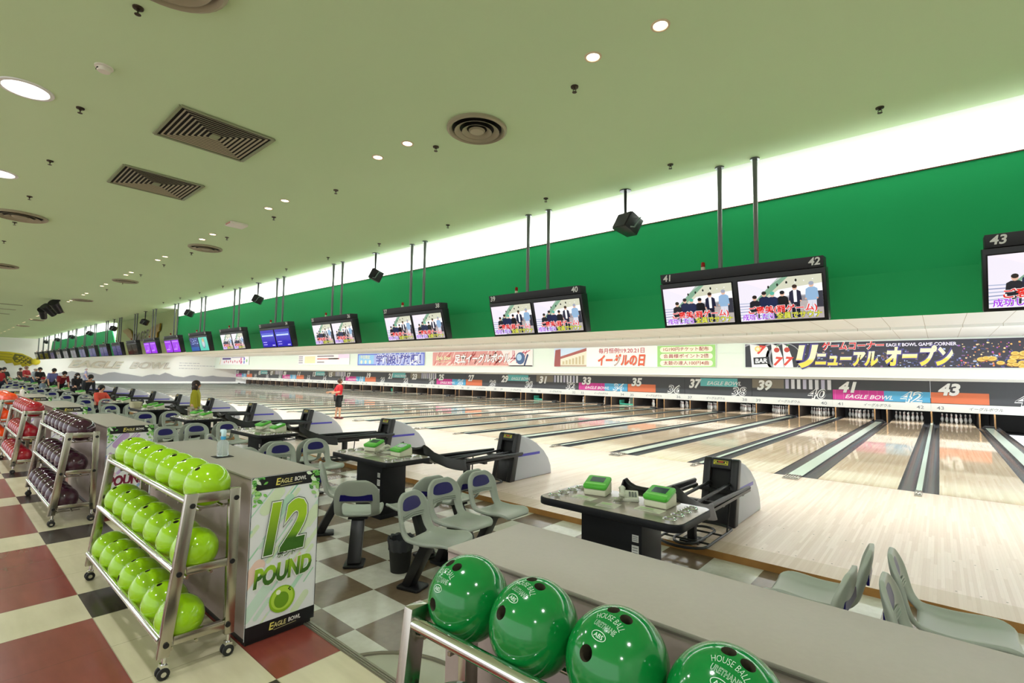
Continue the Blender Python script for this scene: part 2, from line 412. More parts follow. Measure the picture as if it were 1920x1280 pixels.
# ------------------------------------------------------------------ lanes, divisions, pins
gutter_prof = lambda x0, x1: [(x0, -.012), (x0 + .006, -.012)] + [(x0 + (x1 - x0) * k / 12, -.012 - .075 * math.sin(PI * k / 12) ** .7) for k in range(1, 12)] + [(x1 - .006, -.012), (x1, -.012), (x1, -.12), (x0, -.12)]
lane_me = {}
def lane(n, x0, x1):
    w = round(x1 - x0, 3)
    if w not in lane_me: b = MB().box(0, w, .01, 19.3, -.115, -.001); b.mi = [1, 0, 1, 1, 1, 1]; lane_me[w] = b.mesh('bowling_lane', [M_lane, M_gut])
    o = obj('bowling_lane', lane_me[w]); o.location = (x0, 0, 0)
    tag(o, f'glossy maple bowling lane ending below number {n} on the masking panel', 'bowling lane', 'maple bowling lanes')
for i in range(-20, 2):
    k = i + 21
    lane(2 * k - 1, i * P + .2446 - P, i * P - 2.0685)
    if k < 22: lane(2 * k, i * P - 1.372, i * P - .2695)
def div_mesh(kind):
    if kind == 'wide': g = ((-.3465, -.118), (.117, .350)); c = (-.118, .117); ye = 16.3
    else: g = ((-.2695, -.04), (.04, .2446)); c = (-.04, .04); ye = 18.9
    gm = [MB().prism(gutter_prof(*q), .0, 18.7, 0, 'Y').mesh('gutter', M_gut, angle=60) for q in g]
    cb = MB().box(c[0], c[1], .0, ye, -.115, .016).box(c[0] + .004, c[1] - .004, .0, ye, .016, .021, 1); cm = cb.mesh('capping', [M_gut, M_cap])
    e = MB(); w = c[1] - c[0]
    e.box(c[0] - .006, c[1] + .006, -.34, -.02, .0, .03); e.box(c[0] - .006, c[1] + .006, -.39, -.36, .0, .02)
    n = 6 if w > .1 else 2
    for q in range(n): x = c[0] + w * (q + .5) / n; e.box(x - w * .3 / n, x + w * .3 / n, -.33, -.06, .03, .042)
    em = e.mesh('end_cap', M_steel, bevel=.003)
    bm_ = None
    if kind == 'wide':
        b = MB().box(-.17, .17, 16.3, 17.0, -.05, .03).box(-.15, .15, 16.3, 16.5, .03, .09); bm_ = b.mesh('return_cover', M_black, bevel=.01)
    return gm, cm, em, bm_
DM = {k: div_mesh(k) for k in ('wide', 'narrow')}
def division(kind, x, label):
    t = thing('lane_division', label, 'lane divider', (x, 0, 0), 0, 'gutters and capping between the lanes')
    gm, cm, em, b = DM[kind]
    for g in gm: obj('gutter', g, t)
    obj('capping', cm, t); obj('end_cap', em, t)
    if b: obj('return_cover', b, t)
for i in range(-20, 2):
    k = i + 21
    division('wide', i * P - 1.722, f'wide grey gutters and pale capping between lanes {2*k-1} and {2*k}')
    if i < 1: division('narrow', i * P, f'grey gutters with narrow pale capping between lanes {2*k} and {2*k+1}')
pin_prof = [(.0257, 0), (.0286, .006), (.0358, .02), (.0498, .06), (.0605, .115), (.0545, .16), (.0455, .19), (.0345, .22), (.0272, .245), (.0233, .265), (.0262, .29), (.0318, .325), (.0322, .345), (.0265, .368), (.0145, .3785), (.001, .381)]
PIN = MB().lathe(pin_prof, 18).mesh('bowling_pin', M_pin)
PST = MB().lathe([(.0262, .2535), (.0267, .2535), (.0250, .261), (.0245, .261)], 18, caps=False).lathe([(.0255, .2715), (.0262, .2715), (.0275, .281), (.027, .281)], 18, caps=False).mesh('pin_stripe', M_pinred)
PINPOS = [(0, 0, 'head pin'), (-1, 1, 'left pin of the second row'), (1, 1, 'right pin of the second row'), (-2, 2, 'left pin of the third row'), (0, 2, 'middle pin of the third row'), (2, 2, 'right pin of the third row'), (-3, 3, 'far left pin of the back row'), (-1, 3, 'inner left pin of the back row'), (1, 3, 'inner right pin of the back row'), (3, 3, 'far right pin of the back row')]
pin0 = obj('bowling_pin', PIN); obj('pin_stripe', PST, pin0)
first = True
def pins(n, cx, which):
    global first
    for j in which:
        a, r, nm = PINPOS[j]
        o = pin0 if first else copy_tree(pin0); first = False
        o.location = (cx + a * .1524, 18.47 + r * .264, .0); tag(o, f'white red-striped pin, {nm} on lane {n}', 'bowling pin', 'bowling pins')
CURTAIN = {29, 33, 34, 23, 21, 17, 19, 13, 9, 5, 1, 15, 11, 30}
for i in range(-20, 2):
    k = i + 21
    for n, cx in ((2 * k - 1, i * P - 2.622), (2 * k, i * P - .821)):
        if n > 43: continue
        pins(n, cx, range(10) if (n >= 25 and n not in CURTAIN) or n in (24,) else ([1, 2, 5] if n in CURTAIN else [0, 2, 4, 7]))
kb = MB().box(-.025, .025, 17.35, 20.3, -.09, .80); kb.mi = [1, 1, 0, 1, 1, 1]; KB = kb.mesh('kickback_panel', [M_tan, mat('kickback_dark', '2a2420', .6)])
KC = MB().prism([(18.6 + .35 * (1 - math.cos(a)), .15 + .4 * math.sin(a)) for a in [-1.2 + 2.4 * q / 10 for q in range(11)]] + [(19.9, .52), (19.9, -.05)], -.5, .5, 0, 'X').mesh('pit_curtain', mat('pit_curtain_green', '9db09c', .6))
SB = MB().box(-.52, .52, 18.1, 18.14, .02, .10).box(-.52, -.49, 18.1, 18.7, .02, .3).box(.49, .52, 18.1, 18.7, .02, .3).mesh('sweep_bar', mat('sweep_teal', '3fa58c', .4), bevel=.005)
for i in range(-20, 2):
    k = i + 21
    for dx, nm in ((-1.94, 'left'), (-1.50, 'right')):
        o = obj('kickback_panel', KB); o.location = (i * P + dx, 0, 0); tag(o, f'tan pin deck side board, {nm} of the two between lanes {2*k-1} and {2*k}', 'pin deck board', 'tan side boards at the pin decks')
    if i < 1:
        o = obj('kickback_panel', KB); o.location = (i * P, 0, 0); tag(o, f'single tan pin deck side board between lanes {2*k} and {2*k+1}', 'pin deck board', 'tan side boards at the pin decks')
    for n, cx in ((2 * k - 1, i * P - 2.622), (2 * k, i * P - .821)):
        if n in CURTAIN:
            o = obj('pit_curtain', KC); o.location = (cx, .75, 0); tag(o, f'pale green pit curtain behind the pins of lane {n}', 'pit curtain', 'pale green pit curtains')
        if n in (30, 34, 20, 5): o = obj('sweep_bar', SB); o.location = (cx, 0, 0); tag(o, f'teal sweep bar lowered across lane {n}', 'sweep bar', 'teal sweep bars')

# masking units: one board per pair of lanes
def mask(i):
    k = i + 21; a, b = 2 * k - 1, 2 * k; kind = k % 4      # 1: pink/blue, 2: orange, 3: turquoise, 0: taupe and stripes
    word = {1: 'pink and blue band', 2: 'orange block', 3: 'turquoise band', 0: 'taupe block and white stripes'}[kind]
    t = thing('masking_panel', f'dark masking panel numbered {a} and {b} with {word}', 'masking panel', (i * P - P, 16.64, 0), 0, 'numbered masking panels above the pins')
    obj('board', MASK_ME, t); obj('front_strip', STRIP_ME, t)
    F = Flat(.002); W = P; z0, z1 = .878, 1.789; H = z1 - z0; Y = lambda f: z1 - f * H
    DK = '4a4b50'
    F.rect(.012, z0 + .01, W - .012, z1 - .02, DK)
    if kind == 1:
        F.rect(.012, Y(.98), W * .55, Y(.5), 'd83d9b', 1).rect(W * .55, Y(.98), W - .012, Y(.5), '5bb0dd', 1)
        for q in range(6): F.rect(W * (.03 + .09 * q), Y(.98), W * (.033 + .09 * q), Y(.5), 'e68cc4', 2)
        tx, ty, ts = W * .39, Y(.90), .24
    elif kind == 2: F.rect(.012, Y(.98), W * .51, Y(.5), 'e37a52', 1)
    elif kind == 3:
        F.rect(W * .25, Y(.5), W * .80, Y(.04), '6cc3c6', 1); tx, ty, ts = W * .6, Y(.42), .27
    else:
        F.rect(.012, Y(.52), W * .42, Y(.03), '857c6e', 1)
        for q in range(8): x = W * (.44 + .072 * q); F.rect(x, Y(.52), x + W * .042, Y(.03), 'e9e9f0' if q % 3 else 'c9c6dd', 1)
    F.build('panel_print', t, frame((0, -.03, 0), (1, 0, 0), (0, 0, 1)))
    if kind in (1, 3):
        G = Flat(.002); G.text('EAGLE BOWL', tx, ty, ts, 'f4f4f4', 0, .012, .35, fit=W * .5); G.build('panel_lettering', t, frame((0, -.036, 0), (1, 0, 0), (0, 0, 1)))
    G = Lines(); G.outlined(f'{a:02d}', W * .17, Y(.60), .63, 'fcfcfa', '2c2c30', 0, .045, .012, shear=.22, fit=W * .2)
    G.outlined(f'{b:02d}', W * .82, Y(.97), .60, DK if kind != 1 else '5bb0dd', 'fafafa', 0, -.012, .055, shear=.22, fit=W * .22)
    G.build('lane_number', t, frame((0, -.04, 0), (1, 0, 0), (0, 0, 1)))
    S = Lines(); S.text(f'{a:02d}', W * .085, .64, .19, '8d8f93', 0, .01, sx=1.25).text(f'{b:02d}', W * .90, .64, .19, '8d8f93', 0, .01, sx=1.25).text('イーグルボウル', W * .48, .66, .14, '5f6066', 0, .006, .3)
    S.build('strip_lettering', t, frame((0, -.052, 0), (1, 0, 0), (0, 0, 1)))
MASK_ME = MB().box(0.003, P - .003, -.028, .04, .878, 1.789).mesh('board', mat('mask_board', '34353a', .4), bevel=.004)
STRIP_ME = MB().box(0.0015, P - .0015, -.05, .05, .552, .876).mesh('front_strip', mat('mask_strip', 'f1f1ec', .4), bevel=.006)
for i in range(-20, 2): mask(i)

# ------------------------------------------------------------------ posters on the pin-end wall
def poster(name, label, x0, x1, z0, z1, draw):
    w, h = x1 - x0, z1 - z0
    t = thing(name, label, 'banner', (x0, 13.965, z0), 0, 'banners on the wall above the pins')
    MB().box(0, w, -.02, .0, 0, h).build('board', mat('banner_board', 'eeeeee', .5), t)
    F, G = Flat(.002), Lines(); draw(F, G, w, h); F.clip(.02, .02, w - .02, h - .02)
    M = frame((0, -.023, 0), (1, 0, 0), (0, 0, 1)); F.build('print', t, M)
    G.build('banner_lettering', t, frame((0, -.036, 0), (1, 0, 0), (0, 0, 1)))
def d_game(F, G, w, h):
    rr = random.Random(3)
    F.rect(0, 0, w, h, '2f2b3a')
    for q in range(420):
        x = rr.uniform(1.9, w); y = h * rr.betavariate(1.3, 2.6); F.rect(x, y, x + rr.uniform(.02, .1), y + rr.uniform(.015, .06), rr.choice(['4a4f8c', '6a6fb4', '9aa3dd', '7c5a8c', 'c7b38a', '3a3f6a', '8a6a5a', 'b9c7ee']), 1)
    for q in range(150):
        x = rr.uniform(w * .67, w); y = rr.uniform(0, h * .9); F.disc(x, y, rr.uniform(.01, .035), rr.choice(['e07a3a', 'f0b060', 'd04a5a', 'ffd9a0', 'b060c0']), 2, 6)
    for q in range(46):
        x = w * .70 + w * .3 * rr.random() ** .8; y = h * .75 * rr.random() * (x / w - .62) / .3; r = rr.uniform(.1, .17)
        F.disc(x, y + .05, r, 'a9782a', 3 + q * .1, 18, .6); F.disc(x, y + .07, r * .92, 'e6c464', 3.05 + q * .1, 18, .6); F.disc(x, y + .07, r * .6, 'd3a943', 3.08 + q * .1, 14, .6)
    for q, (a, b) in enumerate(((.28, 1.10), (1.16, 1.56), (1.60, 1.92))):     # slot reels seen askew
        c = (a + b) / 2; F.disc(a - .02, h * .40, h * .66, '1a1a20', 4 + q * .5, 28, 1.0); F.disc(a + .02, h * .40, h * .60, '9a9aa2', 4.1 + q * .5, 28, 1.0); F.disc(a + .05, h * .40, h * .55, '2a2a30', 4.2 + q * .5, 28, 1.0)
        F.poly([(a + .02, -.1), (b + .05, -.1), (b - .02, h * .45), (b - .16, h * .86), (a - .06, h * .98), (a - .02, h * .5)], 'f0efee', 5 + q * .5)
        if q == 0: F.poly([(a + .10, h * .13), (b - .06, h * .16), (b - .09, h * .45), (a + .08, h * .42)], '1d1d22', 6); F.text('BAR', c, h * .20, .27, 'f4f4f4', 7, .03, .1, fit=.5, rot=.03)
        F.text('7', c, h * (.58 if q == 0 else .1), .5, 'd8402e', 7, .05, .25, rot=-.12)
        if q: F.disc(c - .04, h * .72, .11, 'c0392b', 7, 14); F.slant(c, h * .9, .12, .03, '3f8f34', 7.2, .6)
    F.disc(.55, h * .78, .13, 'ffd27a', 8, 12); F.disc(.55, h * .78, .07, 'fff4d8', 8.5, 12)
    G.outlined('ゲームコーナー', 4.07, h * .71, .36, 'd8343a', 'f6f2f2', 0, .03, .04, shear=.15, fit=2.1)
    G.outlined('EAGLE BOWL GAME CORNER', 6.2, h * .78, .17, 'f4f0fa', '6a4a9a', 0, .02, .03, fit=2.05)
    yl = lambda x, y: rgb('f0d450') if y < h * .36 else rgb('f6f0c4')
    G.outlined('リ', 2.48, h * .10, 1.05, 'f2dd62', '4a3f8a', 2, .06, .05, shear=.2, fit=.85, fn=yl)
    G.outlined('ニューアル', 3.84, h * .12, .66, 'f2dd62', '4a3f8a', 2, .05, .05, shear=.2, fit=2.15, fn=yl)
    G.outlined('オープン', 6.12, h * .14, .80, 'f2dd62', '4a3f8a', 2, .05, .05, shear=.2, fit=2.0, fn=yl)
def d_day(F, G, w, h):
    F.rect(0, 0, w, h, 'f6f4ee'); F.rect(0, 0, w * .24, h, 'cfe0f2', .5)
    F.poly([(0, 0), (w * .05, 0), (w * .05, h * .95), (w * .01, h * .9)], '9a4a46', 1)
    F.poly([(w * .05, h * .42), (w * .24, h * .82), (w * .24, h * .98), (w * .05, h * .55)], 'a8564e', 1); F.poly([(w * .05, 0), (w * .24, 0), (w * .24, h * .82), (w * .05, h * .42)], 'e8e2cc', 1)
    F.rect(w * .05, 0, w * .24, h * .1, 'b8a088', 2)
    for q in range(7): F.rect(w * (.065 + .024 * q), h * .14, w * (.08 + .024 * q), h * (.3 + .05 * q), 'c9b890', 2)
    F.rect(w * .69, 0, w, h, '9fd47a', 1)
    for q in range(3): F.slant(w * .845, h * (.18 + .31 * q), w * .25, h * .25, 'f8f6d8', 2, 0)
    G.text('毎月恒例!19.20.21日', w * .47, h * .70, .30, 'c03a4a', 0, .01, fit=w * .29)
    G.text('イーグルの日', w * .47 + .03, h * .10, .66, 'b8a49a', 0, .03, .15, fit=w * .30); G.text('イーグルの日', w * .47, h * .12, .66, 'e0562c', 1, .035, .15, fit=w * .30)
    for q, s in enumerate(('太鼓の達人100円4曲', '会員様ポイント2倍', '1G190円チケット配布')): G.text(s, w * .845, h * (.12 + .31 * q), .22, 'b04a56', 2, .01, fit=w * .24)
def d_team(F, G, w, h):
    rr = random.Random(5); F.rect(0, 0, w, h, 'd8938c')
    for q in range(90):
        x = rr.uniform(0, w); y = rr.uniform(0, h); F.slant(x, y, rr.uniform(.2, .7), rr.uniform(.03, .1), rr.choice(['e8b8ae', 'c9605a', 'f3d8cc', 'b84a48']), 1, rr.uniform(.5, 1.3))
    F.rect(0, 0, w, h * .08, 'e8c8b8', 2); F.poly([(w * .8, 0), (w, 0), (w, h), (w * .72, h)], 'f1e4e0', 2)
    for q in range(14): F.slant(w * rr.uniform(.76, .98), h * rr.uniform(.3, .95), .5, .05, rr.choice(['c9485a', 'e09a8a']), 3, rr.uniform(-.5, 1.8))
    F.disc(w * .895, h * .5, h * .36, '3c5a86', 4, 22); F.disc(w * .885, h * .56, h * .2, 'a9c6e0', 5, 18)
    F.slant(w * .945, h * .4, h * .6, h * .13, '2c3f66', 4, 1.2)
    G.outlined('Eagle Bowl', w * .13, h * .45, .42, 'f3e7c0', '9a7a4a', 0, .02, .03, shear=.3, fit=w * .17); G.slant(w * .13, h * .3, w * .12, .03, 'e8dcae', 0, .03)
    G.outlined('足立イーグルボウル', w * .53, h * .30, .62, 'fbfaf6', '8a4a44', 0, .03, .04, shear=.12, fit=w * .56)
def d_student(F, G, w, h):
    F.rect(0, 0, w, h, '5a6ad0'); F.rect(.15, .12, w * .27, h - .12, '8fc4ea', 1); F.rect(w * .27, .12, w - .15, h - .12, 'a9b2e6', 1)
    for q in range(9): F.slant(w * (.35 + .07 * q), h * .5, h * 1.2, .12, 'bcc6f0', 2, 1.0)
    G.text('平日限定', w * .13, h * .58, .34, 'f4f0d0', 0, .02, fit=w * .16)
    for q in range(3): G.disc(w * (.07 + .07 * q), h * .3, .16, 'f2ecd2', 0, 12)
    G.outlined('学割投げ放題！', w * .63, h * .2, .80, '4a4aa8', 'f6f6ff', 0, .03, .05, fit=w * .64)
def d_pale(F, G, w, h):
    F.rect(0, 0, w, h, 'f6f3ee'); F.rect(w * .14, h * .15, w * .36, h * .85, 'f1dfae', 1); F.rect(w * .8, h * .6, w, h, 'ecd3ea', 1)
    for q in range(4): F.rect(.1, h * (.15 + .2 * q), w * .1, h * (.27 + .2 * q), '9a90a0', 1)
    for x0, x1, y, c in ((.4, .72, .78, '7a6a74'), (.4, .82, .52, 'd0604e'), (.62, .8, .52, 'c04040'), (.4, .54, .2, '8a7a80')): F.rect(w * x0, h * y, w * x1, h * (y + .11), c, 2)
def d_gala(F, G, w, h):
    F.rect(0, 0, w, h, 'f4f1f4'); F.rect(w * .1, h * .66, w * .4, h * .9, '5a4a8a', 1); F.rect(w * .42, h * .88, w * .85, h * .95, '8a7aa8', 1)
    for q in range(9): F.disc(w * (.17 + .075 * q), h * (.35 + .1 * (q % 2)), .16, 'd06a80', 1, 8)
    for x, y, c in ((.75, .7, 'e0609a'), (.85, .74, '7a6ad0'), (.75, .3, 'd05a9a'), (.85, .32, '6a8ad8'), (.93, .5, '8fc47a')): F.disc(w * x, h * y, h * .2, c, 2, 16)
    F.slant(w * .03, h * .5, h, .2, 'e6d9a8', 1, 1.2)
poster('game_corner_banner', 'dark purple banner with slot reels, coins and big yellow characters', -6.41, 4.4, 2.26, 3.335, d_game)
poster('monthly_day_banner', 'white and green banner with building picture and red-orange characters', -17.12, -7.70, 2.265, 3.37, d_day)
poster('team_banner', 'red flame banner with white characters and a blue bowling ball', -28.2, -18.74, 2.27, 3.33, d_team)
poster('student_banner', 'blue banner with large white-edged student discount characters', -38.2, -29.1, 2.33, 3.345, d_student)
poster('pale_banner', 'mostly white banner with faint yellow block and red lines, left of the blue banner', -49.0, -39.5, 2.4, 3.37, d_pale)
poster('colour_dot_banner', 'white banner with purple heading and coloured discs at the far left corner', -70.2, -61.1, 2.4, 3.37, d_gala)

# ------------------------------------------------------------------ left end wall: relief letters, text, mountains, painted eagle
LW = lambda d: frame((XL + d, 0, 0), (0, 1, 0), (0, 0, 1))
def relief(name, s, yc, z, size, fit, label, col):
    vs, fs = text_geo(s, .03, .35, 4); xs = [v[0] for v in vs]; k = fit / (max(xs) - min(xs)); mb = MB()
    pts = [((v[0] - (max(xs) + min(xs)) / 2) * k + yc, v[1] * size + z) for v in vs]
    ec = {}
    for f in fs:
        for q in range(len(f)): e = (f[q], f[(q + 1) % len(f)]); ec[tuple(sorted(e))] = ec.get(tuple(sorted(e)), []) + [e]
    n = len(pts); V = [(XL + .14, a, b) for a, b in pts] + [(XL + .002, a, b) for a, b in pts]
    Fs = [f for f in fs] + [(e[0][1], e[0][0], e[0][0] + n, e[0][1] + n) for e in ec.values() if len(e) == 1]
    mb.add(V, Fs); o = mb.build(name, mat('relief_' + col, col, .5)); tag(o, label, 'wall lettering'); return o
relief('wall_lettering', 'EAGLE', 1.9, 1.77, 1.06, 4.9, 'raised beige letters reading EAGLE on the white end wall', 'cfc9ba')
relief('wall_lettering', 'BOWL', 6.95, 1.80, 1.02, 4.1, 'raised beige letters reading BOWL on the white end wall', 'cdc9bf')
F = Flat(.003)
for y0, y1, z in ((9.95, 12.2, 2.47), (9.93, 14.75, 2.16), (9.94, 12.2, 1.80)):
    y = y0; rr = random.Random(int(z * 100))
    while y < y1: w = rr.uniform(.12, .42); F.rect(y, z, min(y + w, y1), z + .09, 'c3c4c8'); y += w + .08
tag(F.build('wall_text', None, LW(.006)), 'three faint grey lines of small text right of the raised BOWL letters', 'wall text')
mts = [(-3.2, .80), (-1.8, .76), (-1.18, 1.14), (-.6, 1.2), (-.2, 1.31), (.57, 1.12), (1.1, 1.2), (1.5, 1.18), (2.33, .94), (3.0, 1.2), (3.56, 1.26), (4.2, 1.12), (4.86, 1.03), (6.2, .77), (6.7, .95), (7.32, 1.07), (7.92, .98), (8.5, 1.29), (9.0, 1.12), (9.41, .89), (10.5, .74), (11.2, .96), (11.6, 1.02), (12.2, .9), (12.75, .82), (13.3, .9), (13.81, .99), (14.3, .88), (14.8, .84), (15.8, .8), (16.6, .74)]
mp = MB().prism([(a, b) for a, b in mts] + [(16.6, .24), (-3.2, .24)], XL + .002, XL + .05, 0, 'X').build('mountain_panel', mat('mountain_grey', 'a2a3a8', .6)); tag(mp, 'low grey mountain silhouette panel along the foot of the end wall', 'wall panel')
struct(MB().box(XL, XL + .08, -3, 16.6, 0, .23).build('trim_7', M_white))
# the painted yellow bird wing with round head, a wall relief
E_ = thing('eagle_relief', 'yellow painted eagle wing with round head on the cream end wall', 'wall relief', (XL + .002, -4, 2.3))
MB().prism([(-3.6, .35), (-2.2, .93), (-1.2, .90), (-.2, .75), (.45, .40), (.80, .08), (.72, -.28), (.40, -.55), (.25, -.48), (-.1, -.62), (-.25, -.40), (-.7, -.50), (-.85, -.22), (-1.3, -.30), (-1.5, .0), (-2.2, -.02), (-2.6, .18)], .0, .06, 0, 'X').build('wing', mat('eagle_yellow', 'b3a616', .5), E_, bevel=.01)
MB().prism([(-.75, .72), (-.2, .62), (.42, .28), (.68, .0), (.6, -.26), (.3, -.36), (-.2, -.30), (-.7, -.12), (-.9, .25)], .06, .09, 0, 'X').build('wing_shade', mat('eagle_olive', '5f5f22', .5), E_, bevel=.01)  # darker olive centre of the wing
fe = MB()
for r_ in range(4):
    for q in range(4 - r_ // 2): fe.sphere((.11, -.55 + q * .32 + (r_ % 2) * .16, .42 - r_ * .21 - q * .06), .12, 10, 0, (.25, 1.1, .75))
fe.build('feather_scale', mat('eagle_yellow'), E_)
MB().sphere((.13, .86, -.06), .36, 18, 0, (.35, 1, .95)).build('head', mat('eagle_bright', 'c9bb22', .5), E_)
lines = MB()
for z0, z1 in ((.62, .62), (.38, .32), (.16, .05)): lines.tube([(.065, -3.0, z0 - .12), (.065, -2, z1 + .1), (.065, -.9, z1)], .018, 5)
lines.build('feather_line', mat('eagle_olive'), E_)
# emblem on the pale central fascia: gold wings and the word EAGLE
em = thing('eagle_emblem', 'gold winged EAGLE emblem on the pale green central fascia', 'emblem', (-34.2, -2.61, 3.5)); em.rotation_euler.x = -.02
gold = mat('emblem_gold', '94752a', .35, .5); dark = mat('emblem_dark', '3a3018', .5)
MB().prism([(-3.9, .55), (-2.6, .62), (-1.9, .45), (-1.5, .2), (-1.2, -.15), (-.9, -.45), (-1.5, -.25), (-2.0, .0), (-2.5, .12), (-2.9, .28), (-3.5, .38)], -.05, .02, 0, 'Y').build('left_wing', gold, em)
MB().prism([(2.4, .45), (3.9, .58), (3.85, .2), (3.5, .1), (3.55, -.15), (3.2, -.2), (3.1, -.45), (2.5, -.42), (2.4, -.1), (2.05, .0), (2.2, .25)], -.05, .02, 0, 'Y').build('right_wing', gold, em)
MB().prism([(-1.2, .25), (-.9, .2), (.4, -.85), (.1, -.8)], -.06, .02, 0, 'Y').build('wing_tip', dark, em)
G = Flat(.003); G.text('EAGLE', .65, -.25, .78, '4a3c1c', 0, .03, 0, fit=2.7, rot=.04); G.build('emblem_lettering', em, frame((0, -.055, 0), (1, 0, 0), (0, 0, 1)))

# ------------------------------------------------------------------ twin score monitors
TL = Vector((-.175, .619)).normalized()            # up the tilted front (y, z)
def picture_people(F, w, h):
    F.rect(0, 0, w, h, 'e9e3ee'); F.poly([(0, .55), (.33 * w, .75 * h), (.55 * w, h), (0, h)], 'f1e6f0', 1)
    F.poly([(w * .2, h * .48), (w * .3, h * .5), (w * .62, h), (w * .5, h)], '7fa58a', 1); F.poly([(w * .3, h * .5), (w, h * .78), (w, h), (w * .62, h)], 'cfcfb8', 1)
    F.poly([(w * .34, h * .5), (w, h * .55), (w, h * .80), (w * .5, h * .72)], 'f3f2f4', 2); F.rect(w * .55, h * .42, w, h * .56, '8d8a90', 2); F.rect(w * .9, h * .25, w, h * .62, '3a3a44', 3)
    for q in range(4): F.disc(w * (.38 + .11 * q), h * (.80 + .035 * q), .012, '20241f', 3, 8, 1.6); F.disc(w * (.6 + .1 * q), h * (.84 + .02 * q), .007, 'ffffff', 3, 6)
    for q in range(6): F.poly([(0, h * (.08 + .07 * q)), (w * .3, h * (.12 + .06 * q)), (w * .3, h * (.14 + .06 * q)), (0, h * (.10 + .07 * q))], 'a9b2cc' if q % 2 else '8a93b4', 1)
    F.poly([(w * .3, 0), (w, 0), (w, h * .42), (w * .3, h * .46)], 'b3a9a6', 1)
    ppl = [(.20, .60, '26262c', '3a3a40', '2a2420'), (.32, .68, '232a48', 'a9b6d6', '2a2626'), (.42, .66, '242c4c', '2a3048', '5ab09a'), (.54, .66, '1d1d20', '1d1d20', '202024'), (.69, .78, '22243a', '1c1d2c', '3a2c26'), (.88, .82, '8fb0d0', 'd6d6e0', '9aa0b0')]
    for x, tp, sh, tr, hr in ppl:
        X = x * w; T = tp * h; r = .028 * w
        F.poly([(X - .045 * w, .02), (X - .01 * w, .02), (X, T - .42 * h), (X + .01 * w, .02), (X + .045 * w, .02), (X + .05 * w, T - .36 * h), (X - .05 * w, T - .36 * h)], tr, 5)
        F.poly([(X - .065 * w, T - .14 * h), (X - .03 * w, T - .10 * h), (X + .03 * w, T - .10 * h), (X + .065 * w, T - .14 * h), (X + .075 * w, T - .34 * h), (X + .05 * w, T - .40 * h), (X - .05 * w, T - .40 * h), (X - .075 * w, T - .34 * h)], sh, 6)
        F.disc(X - .07 * w, T - .36 * h, .011, 'd8a890', 7, 8); F.disc(X + .06 * w, T - .36 * h, .011, 'd8a890', 7, 8)
        F.disc(X, T - .045 * h, r, 'deb49c', 7, 14, 1.25); F.disc(X, T - .015 * h, r * 1.05, hr, 8, 14, .85)
        if sh == '22243a': F.poly([(X - .02 * w, T - .10 * h), (X + .02 * w, T - .10 * h), (X + .018 * w, T - .38 * h), (X - .018 * w, T - .38 * h)], 'f2f2f4', 7)
    F.clip(0, 0, w, h)
def picture_caption(G, w, h):
    G.outlined('ご褒美(罰ゲーム)', w * .52, h * .195, .098, 'e02a22', 'f4e4e4', 0, .02, .05, fit=w * .82)
    G.outlined('成功したら', w * .23, h * .04, .088, 'a63ae0', 'f4ecfa', 0, .02, .05, fit=w * .40)
    G.outlined('全員でサウナ', w * .715, h * .04, .088, 'd8d84a', '6a6a3a', 0, .02, .05, fit=w * .53)
SW, SH = .95, .535
_scr = {}
